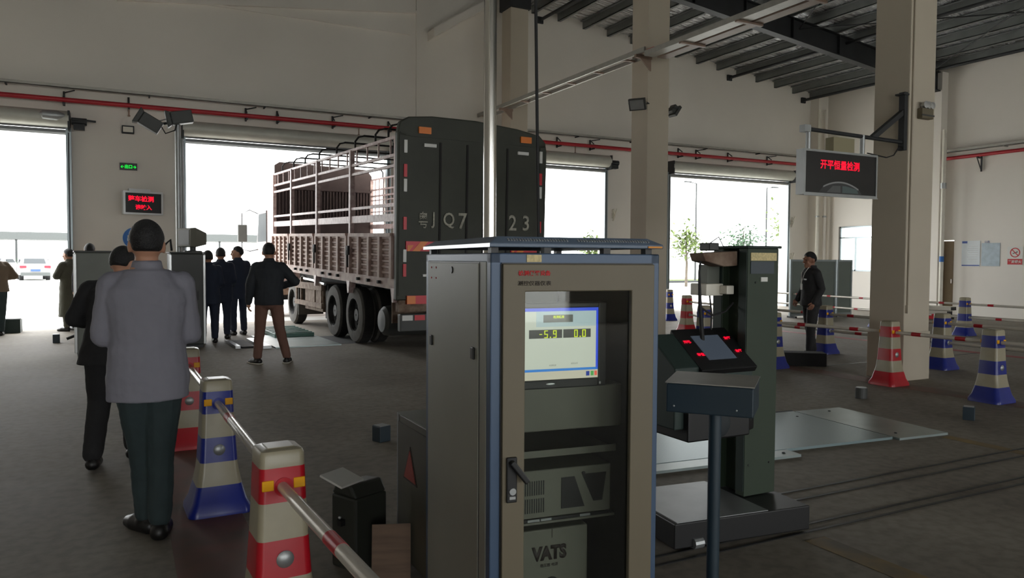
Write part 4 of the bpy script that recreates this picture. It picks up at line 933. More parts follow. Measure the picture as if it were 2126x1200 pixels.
def person(name_label, loc, rz, J=None, h=1.72, top='suit', legs='jeans', hem=.74, coat=None, skin='skin', vox=.010, wide=1.0, flare=.05, infl=.02, leg_w=1.0, show_hands=True, hairtop=True, extra=None, sleeve=1.0, sole=None, hood=False, group=None, collar=True, hairlen=-.045):
    Jn = dict(JOINTS); Jn.update(J or {}); s = h / 1.72
    g = lambda k: V(*Jn[k])
    m = MB()
    m.loft(torso(Jn, 0, .84, 1.47, wide))
    for sd in 'LR':
        m.caps(g('hip' + sd), g('kn' + sd), .082, .055); m.caps(g('kn' + sd), g('an' + sd), .054, .036); foot(m, Jn['an' + sd], Jn['toe' + sd])
        m.caps(g('sh' + sd), g('el' + sd), .052, .040); m.caps(g('el' + sd), g('wr' + sd), .040, .026); m.caps(g('neck') * .6 + g('sh' + sd) * .4 + V(0, 0, -.04), g('sh' + sd), .045, .048)
    hd = g('head'); HM = Matrix.Translation(hd) @ Matrix.Scale(1.07, 4) @ Matrix.Rotation(R(Jn['yawH']), 4, 'Z') @ Matrix.Rotation(R(Jn['pitchH']), 4, 'X')
    m.caps(g('neck') + V(0, -.01, -.03), hd + V(0, -.015, -.06), .062, .058)
    m.M = HM
    m.ell((0, -.008, .015), (.076, .094, .102), 20, 14); m.ell((0, .03, -.055), (.056, .062, .062), 16, 10); m.ell((0, .075, -.098), (.024, .022, .022), 10, 8)
    m.caps((0, .092, .012), (0, .112, -.028), .009, .014, 8); m.ell((0, .096, .03), (.045, .012, .012), 10, 6)
    m.ell((0, .088, -.066), (.024, .014, .009), 10, 6); m.ell((0, .087, -.08), (.02, .014, .008), 10, 6)
    for x in (-1, 1): m.ell((x * .079, -.012, -.012), (.010, .022, .034), 10, 8); m.ell((x * .045, .075, -.03), (.02, .015, .018), 8, 6)
    m.M = Matrix()
    fingers = []
    if show_hands:
        for sd, q in (('L', -1), ('R', 1)): fingers += hand(m, Jn['wr' + sd], Jn['el' + sd], side=q)
    me = bake(m, vox, 2)
    # fingers and eyes rooted in the same mesh
    m2 = MB(); m2.v = [tuple(v.co) for v in me.vertices]; m2.f = [tuple(p.vertices) for p in me.polygons]; m2.mi = [0] * len(m2.f)
    for pts, rs in fingers: m2.tube(pts, rs, 8); m2.ell(pts[-1], (rs[-1],) * 3, 8, 6)
    m2.M = HM; m2.mat(1)
    for x in (-.031, .031): m2.ell((x, .083, .006), (.0125, .008, .0075), 10, 8)
    m2.M = Matrix()
    me2 = bpy.data.meshes.new('person'); me2.from_pydata(m2.v, [], m2.f); me2.materials.append(M[skin]); me2.materials.append(M['eye']); me2.polygons.foreach_set('material_index', m2.mi); me2.polygons.foreach_set('use_smooth', [True] * len(me2.polygons)); me2.update()
    bpy.data.meshes.remove(me)
    body = bpy.data.objects.new('person', me2); COL.objects.link(body)
    # upper garment
    m = MB(); m.loft(torso(Jn, infl, hem, 1.455, wide, flare))
    for sd in 'LR':
        e, wv = g('el' + sd), g('el' + sd).lerp(g('wr' + sd), sleeve)
        m.caps(g('sh' + sd), e, .060 + infl * .6, .050 + infl * .5); m.caps(e, wv, .050 + infl * .5, .038 + infl * .35); m.caps(g('neck') * .75 + g('sh' + sd) * .25 + V(0, 0, -.03), g('sh' + sd), .046 + infl * .4, .056 + infl * .5)
    if collar: m.tube([g('neck') + V(0, -.005, -.06), g('neck') + V(0, -.008, -.01), g('neck') + V(0, -.010, .045)], [.098, .082, .072], 16)
    mesh_obj(coat or 'jacket', bake(m, vox, 3, .016, .12), M[top], body)
    # trousers
    m = MB(); m.loft(torso(Jn, .012, .84, 1.0, wide))
    m.ell((0, -.005, .87), (.16 * wide, .125 * wide, .10), 20, 10)
    for sd in 'LR':
        m.caps(g('hip' + sd) + V(0, 0, -.02), g('kn' + sd), .098 * leg_w * (wide * .5 + .5), .074 * leg_w); m.caps(g('kn' + sd), g('an' + sd) + V(0, 0, .03), .072 * leg_w, .062 * leg_w)
    n0 = 0
    mesh_obj('trousers', bake(m, vox, 3, .014, .1), M[legs], body)
    for sd in 'LR':
        m = MB(); foot(m, Jn['an' + sd], Jn['toe' + sd], .012); so = mesh_obj('shoe', bake(m, .008, 2), M['shoe'], body)
        if sole:
            m = MB(); a = V(*Jn['an' + sd]); d = V(math.sin(R(-Jn['toe' + sd])), math.cos(R(-Jn['toe' + sd])), 0); m.M = Matrix.Translation((a.x, a.y, a.z - .085)) @ Matrix.Rotation(R(Jn['toe' + sd]), 4, 'Z'); m.box(-.05, .05, -.075, .215, 0, .02); m.build('sole', M[sole], so, bevel=.018)
    # hair: a cap that leaves the face and ears free
    m = MB(); m.M = HM; rings = []
    for j in range(15):
        a = PI * min(max(j / 14, .03), .97); rr = []
        for i in range(28):
            b = 2 * PI * i / 28; x, y, z = math.sin(a) * math.cos(b), math.sin(a) * math.sin(b), -math.cos(a)
            k = 1.0; lowlim = hairlen - .012 * y if y < .15 else .028 + .045 * y
            Z = .018 + z * .112; sc_ = 1.0 if Z > lowlim else .80
            if abs(x) > .8 and y > -.35 and Z < .012: sc_ = .8
            rr.append((x * .086 * sc_, -.010 + y * .105 * sc_, .018 + z * .112 * sc_))
        rings.append(rr)
    m.loft(rings); ho = m.build('hair', M['hair'], body, smooth=False)
    ho.data.polygons.foreach_set('use_smooth', [True] * len(ho.data.polygons)); sb_ = ho.modifiers.new('sub', 'SUBSURF'); sb_.levels = 1; sb_.render_levels = 1
    body.location = loc; body.rotation_euler.z = rz; body.scale = (s, s, s)
    return tag(body, name_label, 'person', group)
FOLD = dict(elL=(-.215, .02, 1.10), elR=(.215, .02, 1.10), wrL=(.02, .22, 1.13), wrR=(-.02, .24, 1.16))
# man in the pale shirt, arms folded, weight on one leg
person('person from behind in a pale lilac shirt and dark green jeans, arms folded', (.125, 4.50, 0), R(-2),
       dict(FOLD, hipL=(-.08, 0, .90), hipR=(.08, 0, .90), knL=(-.035, .05, .49), knR=(.060, -.02, .49), anL=(-.015, .06, .085), anR=(.050, -.06, .085), toeL=30, toeR=-8, yawH=3),
       1.70, 'shirt', 'jeans', .755, 'shirt', vox=.008, wide=1.14, flare=.05, infl=.022, leg_w=1.0, collar=True)
# man in the black suit, stooping slightly, walking
person('person from behind in a black suit, partly hidden by the man in the pale shirt', (-.06, 6.2, 0), R(-14),
       dict(elL=(-.27, .04, 1.10), elR=(.24, .04, 1.10), wrL=(-.06, .22, 1.05), wrR=(.02, .24, 1.08), knL=(-.10, .03, .49), knR=(.10, .10, .49), anL=(-.10, -.16, .095), anR=(.10, .17, .085), neck=(.015, .12, 1.40), head=(.03, .22, 1.52), shL=(-.17, .08, 1.32), shR=(.18, .08, 1.32), pitchH=-14, yawH=-20),
       1.65, 'suit', 'suit', .77, 'suit_jacket', vox=.010, wide=1.05, flare=.22, infl=.028, leg_w=1.15)
# man in the black jacket and brown trousers, hand on hip
person('person from behind in a black jacket and brown trousers watching the truck, feet apart', (1.88, 11.2, 0), R(-12),
       dict(knL=(-.13, .02, .49), knR=(.14, .02, .49), anL=(-.16, -.03, .085), anR=(.235, .0, .085), hipL=(-.095, 0, .9), hipR=(.095, 0, .9), elR=(.36, -.02, 1.17), wrR=(.16, .16, 1.10), elL=(-.255, -.02, 1.12), wrL=(-.275, .03, .88), toeL=35, toeR=-10),
       1.725, 'jacket', 'brown', .84, 'jacket', vox=.010, wide=1.1, flare=.0, infl=.032, sole='sole')
GT = None
person('person in dark blue overalls at the left of the group of three', (1.38, 14.4, 0), R(6), dict(elL=(-.25, .02, 1.12), wrL=(-.2, .2, 1.0), wrR=(.18, .22, 1.02)), 1.64, 'overall', 'overall', .72, 'overall_top', vox=.014, wide=1.12, infl=.03, flare=.05)
person('person in dark blue overalls in the middle of the group of three', (1.66, 15.05, 0), R(-6), dict(wrL=(-.16, .22, 1.02), wrR=(.2, .2, 1.0)), 1.70, 'overall', 'overall', .70, 'overall_top', vox=.014, wide=1.15, infl=.03, flare=.05)
person('person in dark blue overalls at the right of the group, head turned left', (2.05, 15.7, 0), R(18), dict(yawH=62, wrL=(-.16, .22, 1.02)), 1.74, 'overall', 'overall', .70, 'overall_top', vox=.014, wide=1.0, infl=.028, flare=.03)
person('person in a khaki jacket cut by the left edge of the photo', (-2.13, 17.35, 0), R(8), dict(elR=(.33, .02, 1.16), wrR=(.14, .2, 1.12), elL=(-.32, .02, 1.16), wrL=(-.14, .2, 1.12), anL=(-.08, 0, .085), anR=(.08, -.02, .085)), 1.68, 'khaki', 'jeans', .86, 'jacket', vox=.014, wide=1.25, infl=.035, leg_w=1.1)
person('person in a long grey olive coat standing beside the first doorway jamb', (-.93, 17.9, 0), R(50), dict(elL=(-.28, .06, 1.15), wrL=(-.05, .24, 1.12), elR=(.25, .06, 1.15), wrR=(.05, .24, 1.15)), 1.68, 'olive', 'olive', .30, 'coat', vox=.014, wide=1.05, infl=.04)
person('person whose dark head shows above the left steel equipment cabinet', (-.50, 15.95, 0), R(0), None, 1.76, 'jacket', 'suit', .8, 'jacket', vox=.014)
# man in charcoal on the right, in profile, lanyard round the neck
rm_man = person('person in a charcoal uniform with a lanyard standing in profile on the right', (9.72, 8.5, 0), R(68),
       dict(elL=(-.235, -.06, 1.12), wrL=(-.225, .06, .90), elR=(.24, .0, 1.12), wrR=(.225, .12, .93), knL=(-.1, .04, .49), knR=(.09, -.03, .49), anL=(-.10, .05, .085), anR=(.10, -.1, .085), head=(0, .035, 1.59), yawH=8, pitchH=-6),
       1.655, 'uniform', 'uniform', .84, 'uniform_jacket', vox=.010, wide=1.08, infl=.028, skin='skin_dk', leg_w=1.05)
MB().tube([(-.06, .075, 1.47), (-.055, .14, 1.38), (-.01, .165, 1.25), (0, .17, 1.2)], .006, 6).tube([(.06, .075, 1.47), (.055, .14, 1.38), (.01, .165, 1.25), (0, .17, 1.2)], .006, 6).build('lanyard', M['paper'], rm_man)
B(-.03, .03, .165, .17, 1.10, 1.2).build('badge_card', M['paper'], rm_man)
MB().tube([(.0, -.085, 1.455), (.05, -.05, 1.47), (.066, .0, 1.475)], .012, 6).build('collar_trim', M['redcord'], rm_man)
B(-.155, -.045, .155, .158, 1.26, 1.285).build('name_tape', M['dkgrey'], rm_man)

# ================================================================ signs, lamps and boxes on the walls and columns
sg = thing('display_sign', 'lettered red display sign bracketed to the nearest column', 'display sign', (7.56, 6.2, 0))
x0, x1, za, zb = -.62, .63, 2.275, 2.795
q = MB(); q.loft([[(x0, .12, za), (x1, .12, za), (x1, .12, zb), (x0, .12, zb)], [(x0, 0, za), (x1, 0, za), (x1, 0, zb), (x0, 0, zb)], [(x0 + .025, 0, za + .025), (x1 - .025, 0, za + .025), (x1 - .025, 0, zb - .025), (x0 + .025, 0, zb - .025)], [(x0 + .025, .015, za + .025), (x1 - .025, .015, za + .025), (x1 - .025, .015, zb - .025), (x0 + .025, .015, zb - .025)]])
q.build('housing', M['galv'], sg)
pn = B(x0 + .025, x1 - .025, .008, .016, za + .025, zb - .025).build('led_panel', M['led_black'], sg)
txt('开平恒量检测', .112, M['led_red'], pn, face_my(-.02, .006, 2.635), .001, bold=.02, sx=.98)
# car roof reflection painted as flat grey shapes at the foot of the panel
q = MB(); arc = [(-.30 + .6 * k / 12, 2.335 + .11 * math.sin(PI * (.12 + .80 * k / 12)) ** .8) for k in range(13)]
q.prism([(-.37, 2.305)] + arc + [(.36, 2.31), (.33, 2.303)], .0055, .0075, 'y'); cg = q.build('car_reflection', mat('reflection_dark_grey', (56, 58, 58), .4), pn)
q = MB(); q.prism(arc + [(a, b - .018) for a, b in arc[::-1]], .0045, .006, 'y'); q.build('roof_line', mat('reflection_light_grey', (150, 152, 152), .4), cg)
q = MB(); q.prism([(.02, 2.315), (.3, 2.315), (.27, 2.365), (.08, 2.395), (.02, 2.395)], .0045, .006, 'y'); q.build('window_reflection', mat('reflection_teal_grey', (84, 100, 100), .4), cg)
q = MB(); q.prism([(-.24, 2.315), (-.01, 2.315), (-.01, 2.395), (-.14, 2.39)], .0045, .006, 'y'); q.build('window_reflection', mat('reflection_mid_grey', (92, 94, 94), .4), cg)
B(-.62, .64, -.006, .0, za - .012, za).build('bottom_lip', M['galv'], sg)
MB().tube([(-.55, .06, 3.03), (1.19, .06, 3.0)], .024, 10).build('arm', M['steel_dark'], sg); MB().box(-.6, -.5, .02, .1, 2.99, 3.07).build('arm_end', M['galv'], sg)
for x in (-.5, .42): MB().tube([(x, .06, zb), (x, .06, 3.03)], .028, 10).build('hanger', M['galv'], sg)
MB().box(1.13, 1.19, .02, .1, 2.9, 3.62).build('wall_bar', M['steel_dark'], sg); MB().box(1.08, 1.19, .0, .12, 3.58, 3.6).build('top_plate', M['steel_dark'], sg)
MB().prism([(.55, 3.02), (1.13, 3.40), (1.13, 3.33), (.66, 3.02)], .03, .09, 'y').build('brace', M['steel_dark'], sg)
MB().box(-.10, .26, .04, .16, 2.80, 2.97).build('power_box', mat('beige_box', (150, 142, 112), .6), sg, bevel=.005)
MB().tube([(.5, .05, 2.82), (.85, .05, 2.79), (1.0, .06, 2.83), (1.12, .07, 2.95)], .008, 6).build('lead', M['rubber'], sg)
# emergency twin lamp and conduit on the nearest column
el = thing('emergency_light', 'twin headed emergency light with cream body on the nearest column', 'light', (9.02, 6.2, 3.3))
b_ = B(-.12, .1, -.075, -.001, 0, .13).build('body', M['beige'], el, bevel=.008)
B(-.13, .11, -.08, -.072, .03, .05).build('label_strip', M['dkgrey'], b_)
for x in (-.06, .0, .07): MB().lathe([(.02, -.02), (.042, -.07), (.045, -.085), (.02, -.088)], 18, 'y', (x, 0, .17)).tube([(x, -.03, .12), (x, -.03, .17)], .012, 6).build('lamp_head', M['silver'], el, smooth=True)
cd_ = MB().tube([(8.8, 6.185, 7.0), (8.8, 6.185, .95)], .013, 8).box(8.77, 8.83, 6.165, 6.199, .86, .96).build('conduit', M['column']); tag(cd_, 'thin painted conduit with a socket running down the face of the nearest column', 'conduit')
def floodlight(loc, rz, tilt, label, wd=.32):
    f = thing('floodlight', label, 'floodlight', loc, rz)
    m = MB(); m.M = Matrix.Rotation(R(tilt), 4, 'X'); m.prism([(-wd / 2, -.11), (wd / 2, -.11), (wd / 2, .11), (-wd / 2, .11)], -.10, -.04, 'y'); m.prism([(-wd * .35, -.08), (wd * .35, -.08), (wd * .35, .08), (-wd * .35, .08)], -.04, .04, 'y'); h_ = m.build('housing', M['dkgrey'], f, bevel=.008)
    m = MB(); m.M = Matrix.Rotation(R(tilt), 4, 'X'); m.box(-wd / 2 + .03, wd / 2 - .03, -.104, -.1, -.085, .085); m.build('lens', M['galv'], h_)
    MB().tube([(-wd / 2 - .015, -.04, 0), (-wd / 2 - .015, .1, .0), (wd / 2 + .015, .1, 0), (wd / 2 + .015, -.04, 0)], .01, 6).tube([(0, .1, 0), (0, .17, 0)], .014, 6).build('yoke', M['steel_dark'], f); return f
floodlight((8.58, 11.55, 4.42), R(-90 + 35), 25, 'square floodlight on the left face of the middle column')
floodlight((9.42, 11.6, 4.4), R(90), 35, 'floodlight on the right face of the middle column, seen edge on', .22)
# left end of the far wall: display, exit sign, lamp, round sign
sg = thing('display_sign', 'small silver framed red display sign on the pillar between the first two doorways', 'display sign', (.46, 18.2, 2.68), R(14))
q = MB(); x0, x1, za, zb = -.40, .40, -.25, .25
q.loft([[(x0, .14, za), (x1, .14, za), (x1, .14, zb), (x0, .14, zb)], [(x0, 0, za), (x1, 0, za), (x1, 0, zb), (x0, 0, zb)], [(x0 + .04, 0, za + .04), (x1 - .04, 0, za + .04), (x1 - .04, 0, zb - .04), (x0 + .04, 0, zb - .04)], [(x0 + .04, .015, za + .04), (x1 - .04, .015, za + .04), (x1 - .04, .015, zb - .04), (x0 + .04, .015, zb - .04)]])
q.build('housing', M['silver'], sg); pn = B(x0 + .04, x1 - .04, .008, .016, za + .04, zb - .04).build('led_panel', M['led_black'], sg)
txt('整车检测', .13, M['led_red'], pn, face_my(-.05, .006, .09), .001, bold=.03); txt('请驶入', .11, M['led_red'], pn, face_my(.0, .006, -.09), .001, bold=.03)
MB().box(-.28, .15, .03, .12, zb, zb + .05).build('top_bracket', M['silver'], sg); B(-.06, .06, .14, .36, -.05, .05).build('wall_mount', M['steel_dark'], sg)
ex = thing('exit_sign', 'small green lit exit sign on the pillar above the red display', 'exit sign', (.18, YF - .06, 3.47))
B(-.17, .17, 0, .055, -.075, .075).build('housing', M['led_black'], ex); txt('←出口→', .085, M['led_green'], ex, face_my(0, -.001, 0), .001, bold=.03, sx=.9)
wl = thing('wall_light', 'small rectangular bulkhead light high on the pillar', 'light', (.18, YF - .1, 4.26))
B(-.12, .12, 0, .095, -.085, .085).build('frame', M['steel_dark'], wl, bevel=.01); B(-.095, .095, -.006, .0, -.055, .055).build('diffuser', M['white'], wl)
rs = thing('round_sign', 'round blue exit lane sign on the pillar beside the head of the pale shirted man', 'sign', (.28, YF - .02, 1.93))
MB().lathe([(.0, 0), (.25, 0), (.25, .015), (.0, .015)], 40, 'y').build('rim', M['paper'], rs); MB().lathe([(.0, -.003), (.23, -.003), (.23, .0)], 40, 'y').build('face', M['sign_blue'], rs)
txt('出口', .15, M['paper'], rs, face_my(.0, -.005, 0), .001, bold=.02)
# hoist lamp clutter by the door motor, pole with lamps
pp = thing('lamp_pole', 'slim stainless pole with two floodlights and cables near the second doorway', 'lamp pole', (.92, 14.6, 0))
MB().tube([(0, 0, 0), (0, 0, 4.05)], .045, 16).build('pole', M['galv'], pp, smooth=True); B(-.12, .12, -.12, .12, 0, .015).build('base_plate', M['galv'], pp)
MB().tube([(.07, 0, .1), (.07, 0, 3.6)], .02, 8).build('conduit', M['galv'], pp)
MB().tube([(-.5, 0, 3.78), (.2, 0, 3.92)], .022, 8).build('cross_arm', M['steel_dark'], pp)
for (x, z, a) in ((-.42, 3.8, 30), (.08, 3.95, -12)):
    m = MB(); m.M = Matrix.Translation((x, -.05, z)) @ Matrix.Rotation(R(a), 4, 'Y'); m.box(-.19, .16, -.1, .1, -.1, .12); m.prism([(-.19, -.1), (-.27, -.14), (-.27, .16), (-.19, .12)], -.1, .1, 'y'); m.build('lamp', M['dkgrey'], pp, bevel=.015)
MB().tube([(-.28, -.1, 3.8), (-.2, -.12, 3.65), (-.05, -.1, 3.72), (0, -.06, 3.9)], .012, 6).build('cable', M['rubber'], pp)
MB().tube([(-.3, -.1, 3.86), (-.12, -.14, 3.92), (.0, -.06, 3.85)], .01, 6).build('cable', M['galv'], pp)
sp_ = thing('spot_lamp', 'cluster of small lamp and bracket beside the top of the first doorway', 'lamp', (-.82, YF - .3, 4.36))
MB().tube([(-.02, .28, 0), (-.02, 0, 0), (.4, -.05, -.03)], .022, 8).build('arm', M['steel_dark'], sp_)
MB().lathe([(.02, -.62), (.1, -.55), (.11, -.3), (.03, -.12)], 16, 'x', (0, -.02, .04)).build('lamp', M['galv'], sp_, smooth=True)
for i, (x, z, lb) in enumerate(((12.86, 2.86, 'white Y shaped wall hook right of the third doorway'), (20.12, 2.86, 'upper white Y shaped wall hook right of the last doorway'), (20.12, 1.64, 'lower white Y shaped wall hook right of the last doorway'))):
    h = MB().tube([(0, 0, -.2), (.03, -.05, -.02), (.08, -.07, .16)], .022, 6).tube([(.03, -.05, -.02), (-.06, -.07, .14)], .022, 6).box(-.03, .05, 0, .03, -.12, .02).build('wall_hook', M['white'], None, (x, YF - .035, z)); tag(h, lb, 'hook', 'white wall hooks')
# equipment cabinets on the left with things on top
for (x, y, wd, h, lb, rz) in ((-.32, 13.45, .62, 1.58, 'left steel equipment cabinet with bright edges behind the man in black', 4), (.98, 14.0, .52, 1.58, 'right grey equipment cabinet beside the lamp pole and the men in overalls', 2)):
    e = thing('equipment_cabinet', lb, 'cabinet', (x, y, 0), R(rz), None)
    b_ = B(-wd / 2, wd / 2, -.3, .3, .05, h).build('body', M['dkgrey'] if x > 0 else M['grey_box'], e, bevel=.02)
    B(-wd / 2 + .04, wd / 2 - .04, -.31, -.3, .12, h - .08).build('door', M['dkgrey'] if x > 0 else M['grey_box'], e)
    B(-wd / 2 - .01, wd / 2 + .01, -.31, .31, h, h + .025).build('top', M['dkgrey'], e, bevel=.006); B(-wd / 2 + .02, wd / 2 - .02, -.28, .28, 0, .05).build('plinth', M['black'], e)
    for s_ in (-1, 1): B(s_ * wd / 2 - .022, s_ * wd / 2 + .022, -.318, -.29, .06, h - .02).build('edge_trim', M['silver'], e, bevel=.008)
    B(wd / 2 - .12, wd / 2 - .09, -.325, -.31, .8, .95).build('handle', M['black'], e)
mo2 = thing('desk_monitor', 'old deep monitor turned away on the right equipment cabinet', 'monitor', (1.10, 14.0, 1.605), R(-62))
m = MB(); m.loft([[(-.19, -.16, .09), (.19, -.16, .09), (.19, -.16, .40), (-.19, -.16, .40)], [(-.19, -.06, .08), (.19, -.06, .08), (.19, -.06, .41), (-.19, -.06, .41)], [(-.1, .2, .13), (.1, .2, .13), (.1, .2, .33), (-.1, .2, .33)]]); m.build('housing', M['pcgrey'], mo2, bevel=.012)
MB().box(-.15, .15, -.165, -.158, .12, .37).build('screen', M['black'], mo2); MB().lathe([(.15, 0), (.15, .02), (.05, .03), (.05, .1)], 20).build('foot', M['dkgrey'], mo2)
tr_ = MB().tube([(-.34, .05, 0), (-.28, 0, .12), (-.2, .02, .2), (-.18, .08, .02)], .02, 6).build('desk_lamp_arm', M['rubber'], None, (.95, 13.95, 1.607)); tag(tr_, 'small dark jointed arm on the right equipment cabinet beside the lamp pole', 'arm')
fc = MB().tube([(-.85, 15.3, .08), (-.55, 15.35, .2), (-.2, 15.2, .14), (.2, 15.25, .03), (.8, 15.0, .012)], .025, 8).build('floor_cable', M['rubber']); tag(fc, 'black hose looping over the floor beside the left equipment cabinet', 'hose')
# posters, no smoking sign, beams by the right wall
ps = thing('notice_board', 'left notice sheet with lines of text on the right wall', 'notice', (XR - .012, 13.15, 1.76)); B(0, .01, -.26, .26, -.36, .36).build('sheet', M['poster'], ps)
B(-.003, 0, .1, .25, .29, .35).build('heading', M['blue_ink'], ps); B(-.003, 0, -.25, .25, -.35, -.32).build('footer', M['blue_ink'], ps)
for k in range(7): B(-.002, 0, -.2, .06 + .02 * (k % 3), .2 - k * .06, .211 - k * .06).build('text_line', M['galv'], ps)
ps = thing('notice_board', 'right plain bluish notice sheet on the right wall', 'notice', (XR - .012, 12.6, 1.75)); B(0, .01, -.25, .25, -.34, .30).build('sheet', M['poster_b'], ps); txt('公告', .07, M['blue_ink'], ps, face_mx(-.002, .1, .33), .002)
ns = thing('no_smoking_sign', 'no smoking sign with red caption on the right wall', 'sign', (XR - .012, 11.95, 1.70)); B(0, .01, -.2, .2, -.25, .24).build('board', M['paper'], ns)
q = MB(); n = 32; q.loft([[(-.004 + d, r * math.cos(2 * PI * k / n), .08 + r * math.sin(2 * PI * k / n)) for d, r in ((0, .13), (0, .105), (.004, .105), (.004, .13))] for k in range(n)], closed=True); q.cbox((-.002, 0, .08), (.004, .24, .022), (R(45), 0, 0)); q.build('ban_ring', M['txt_red'], ns)
q = MB(); q.cbox((-.0015, 0, .075), (.003, .13, .02), (R(-20), 0, 0)); q.cbox((-.0015, -.05, .1), (.003, .01, .05)); q.build('cigarette', M['txt_dark'], ns)
cp = B(-.003, 0, -.19, .19, -.24, -.09).build('caption_band', M['txt_red'], ns); txt('严禁烟火', .085, M['paper'], ns, face_mx(-.004, 0, -.165), .001, bold=.02, sx=1.0)
for i, (z, y, lb) in enumerate(((.03, 12.95, 'lowest white plastic beam stacked on the floor by the brown door'), (.15, 13.0, 'middle white plastic beam stacked by the brown door'), (.27, 12.9, 'topmost white plastic beam stacked by the brown door'))):
    b_ = thing('spare_beam', lb, 'beam', (18.9, y, z), R(3), 'white beams stacked by the brown door')
    B(-.12, .12, -.85, .85, 0, .105).build('beam', M['white'], b_, bevel=.012); B(-.11, .11, -.86, -.85, .01, .095).build('end_cap', M['black'], b_)
    if i == 0: B(-.13, -.12, -.80, -.05, .0, .1).build('red_plate', M['tape_red'], b_)
for z in (0,): tag(B(18.72, 19.08, 12.3, 13.6, 0, .028).build('pallet', M['wood']), 'thin board under the white beams by the brown door', 'board')
# grey glazed partition panels in front of the window
def screen_panel(x, y, rz, wd, lb):
    s = thing('partition_screen', lb, 'partition', (x, y, 0), rz, 'grey partition screens'); h = 1.56
    m = MB(); m.loft([[(-wd / 2, -.02, .05), (wd / 2, -.02, .05), (wd / 2, -.02, h), (-wd / 2, -.02, h)], [(-wd / 2, .02, .05), (wd / 2, .02, .05), (wd / 2, .02, h), (-wd / 2, .02, h)], [(-wd / 2 + .05, .02, .1), (wd / 2 - .05, .02, .1), (wd / 2 - .05, .02, h - .05), (-wd / 2 + .05, .02, h - .05)], [(-wd / 2 + .05, -.02, .1), (wd / 2 - .05, -.02, .1), (wd / 2 - .05, -.02, h - .05), (-wd / 2 + .05, -.02, h - .05)]], closed=True)
    m.build('frame', M['alu'], s); B(-wd / 2 + .05, wd / 2 - .05, -.008, .008, .1, h - .05).build('panel', M['partition'], s)
    for x_ in (-wd / 2 + .1, wd / 2 - .1): B(x_ - .03, x_ + .03, -.15, .15, 0, .05).build('foot', M['steel_dark'], s)
screen_panel(16.65, 14.5, R(-3), 1.66, 'left grey partition screen behind the man in charcoal'); screen_panel(17.82, 14.46, R(-3), .58, 'narrow right grey partition screen below the wall window')

# ================================================================ outside
def tree(x, y, h, r, label, m='leaf', sparse=1.0):
    t = thing('tree', label, 'tree', (x, y, 0), 0, 'young trees outside the doorways')
    MB().tube([(0, 0, 0), (.05, .02, h * .35), (-.04, 0, h * .6), (.02, .03, h * .92)], [.09, .07, .05, .015], 8).tube([(0, 0, h * .45), (r * .5, .1, h * .68)], [.04, .015], 6).tube([(0, 0, h * .42), (-r * .55, -.1, h * .62)], [.04, .015], 6).build('trunk', M['bark'], t)
    q = MB(); rnd = random.Random(int(x * 10 + y))
    for k in range(int(520 * sparse)):
        a, b, c = rnd.gauss(0, .42), rnd.gauss(0, .42), rnd.gauss(0, .38)
        p = Vector((a * r, b * r, h * .68 + c * h * .30)); s_ = .12 + rnd.random() * .1; d = Vector((rnd.uniform(-1, 1), rnd.uniform(-1, 1), rnd.uniform(-.5, .5))).normalized(); e = d.cross(Vector((0, 0, 1))).normalized()
        q.add([p - d * s_, p + e * s_ * .45, p + d * s_, p - e * s_ * .45 + Vector((0, 0, .03))], [(0, 1, 2), (0, 2, 3)])
    q.build('foliage', M[m], t)
tree(22.6, 34, 3.3, 1.2, 'young pale tree seen through the third doorway'); tree(29.6, 35, 3.9, 1.1, 'young yellow green tree at the left lamp post outside the last doorway')
tree(33.1, 34, 3.9, 1.4, 'bushy blue green young tree outside the last doorway', 'leaf2'); tree(36.3, 33.5, 5.4, 1.3, 'tall thin leaning young tree at the right of the last doorway', 'leaf', .8)
def lamp_post(x, y, h, sgn, label):
    t = thing('lamp_post', label, 'lamp post', (x, y, 0), 0, 'lamp posts outside')
    MB().tube([(0, 0, 0), (0, 0, h * .5), (0, 0, h)], [.08, .065, .05], 10).build('post', M['lamp_grey'], t); MB().tube([(0, 0, h - .02), (sgn * .75, 0, h + .05)], .03, 8).build('arm', M['lamp_grey'], t); B(min(sgn * .5, sgn * 1.1), max(sgn * .5, sgn * 1.1), -.08, .08, h + .02, h + .1).build('head', M['lamp_grey'], t)
lamp_post(37.2, 43, 7.15, -1, 'left street lamp post seen through the last doorway'); lamp_post(41.7, 40.6, 6.85, 1, 'right street lamp post seen through the last doorway')
vg = B(10, 90, 44, 47, 0, .12).build('verge', M['grass']); vg['kind'] = 'structure'
kb = B(10, 90, 41.2, 41.6, 0, .14).build('kerb', M['lamp_grey']); kb['kind'] = 'structure'
def canopy(x0, x1, y, label):
    c = thing('parking_canopy', label, 'canopy', (x0, y, 0)); L = x1 - x0
    B(0, L, 0, 5, 3.05, 3.7).build('fascia_roof', M['canopy'], c); x = .4
    while x < L: B(x - .08, x + .08, .1, .26, 0, 3.05).build('post', M['lamp_grey'], c); x += 5.2
canopy(-24, -1.9, 78, 'long grey parking canopy beyond the first doorway'); canopy(2.5, 22, 74, 'long grey parking canopy beyond the second doorway')
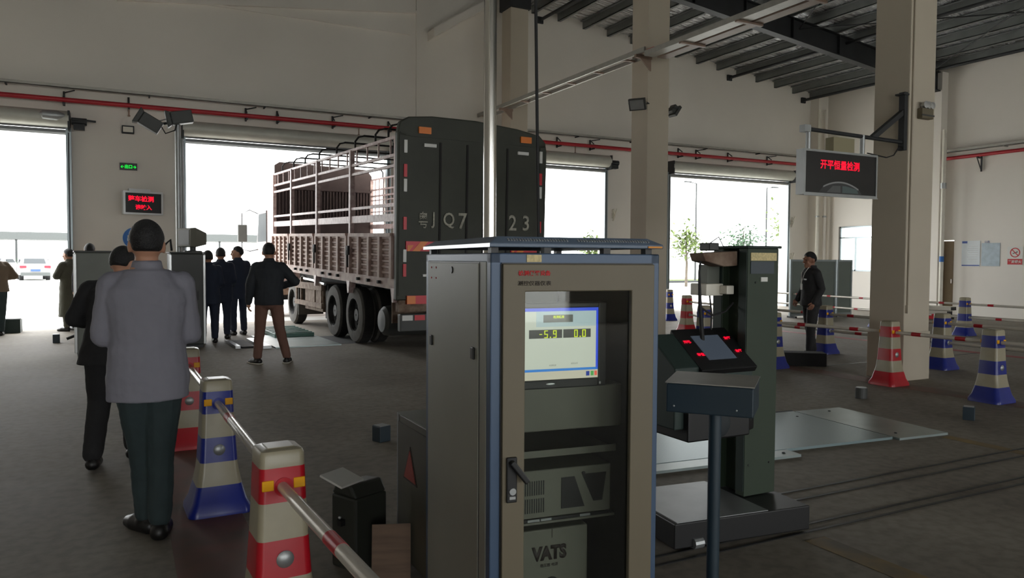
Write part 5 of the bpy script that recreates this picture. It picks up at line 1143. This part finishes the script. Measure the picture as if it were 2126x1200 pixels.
def car(x, y, rz, label):
    c = thing('car', label, 'car', (x, y, 0), rz, 'white parked cars')
    prof = [(-2.25, .35), (-2.3, .75), (-2.2, 1.02), (-1.75, 1.08), (-1.1, 1.43), (.25, 1.45), (1.05, 1.0), (2.0, .88), (2.25, .7), (2.25, .3)]
    rings = []
    for xx, k in ((-.88, .9), (-.86, .98), (-.6, 1.0), (.6, 1.0), (.86, .98), (.88, .9)):
        rings.append([((xx * (1 - max(0, z - .95) * .38)), p * (k if abs(p) > 2 else 1), z) for p, z in prof])
    b_ = MB().loft(rings).build('body', M['wheelcar'], c, bevel=.05)
    MB().add([(-.62, -1.72, 1.10), (.62, -1.72, 1.10), (.56, -1.16, 1.415), (-.56, -1.16, 1.415)], [(0, 1, 2, 3)]).build('rear_window', M['carglass'], b_).location.y = -.025
    for s_ in (-1, 1):
        MB().box(s_ * .68 - .18, s_ * .68 + .18, -2.3, -2.2, .82, .96).build('tail_lamp', M['tape_red'], b_); MB().prism([(-1.0, 1.08), (.85, 1.06), (.22, 1.38), (-.95, 1.36)], s_ * .80 - .02, s_ * .80 + .02, 'x').build('side_window', M['carglass'], b_)
        for yy in (-1.35, 1.4): MB().lathe([(.05, s_ * .62), (.31, s_ * .62), (.32, s_ * .66), (.32, s_ * .84), (.3, s_ * .87), (.05, s_ * .86)], 20, 'x', (0, yy, .32)).build('wheel', M['rubber'], c)
    B(-.8, .8, -2.33, -2.2, .3, .5).build('rear_bumper', M['canopy'], b_); B(-.26, .26, -2.335, -2.32, .6, .72).build('number_plate', M['blue_ink'], b_)
car(-5.2, 60, R(8), 'right hand white car parked beyond the first doorway'); car(-7.55, 63.5, R(-12), 'left hand white car parked at an angle beyond the first doorway')
sh = thing('shrub', 'dark green shrub between the two parked white cars', 'shrub', (-6.9, 67.5, 0))
q = MB(); rnd = random.Random(3)
for k in range(260):
    p = Vector((rnd.gauss(0, .35), rnd.gauss(0, .3), .65 + rnd.gauss(0, .32))); s_ = .12; d = Vector((rnd.uniform(-1, 1), rnd.uniform(-1, 1), rnd.uniform(-.6, .6))).normalized(); e = d.cross(Vector((0, 0, 1))).normalized(); p.z = max(p.z, .13)
    q.add([p - d * s_, p + e * s_ * .5, p + d * s_, p - e * s_ * .5 + Vector((0, 0, .02))], [(0, 1, 2), (0, 2, 3)])
q.build('foliage', M['leaf2'], sh); MB().tube([(0, 0, 0), (0, 0, .7)], .04, 6).build('stem', M['bark'], sh)
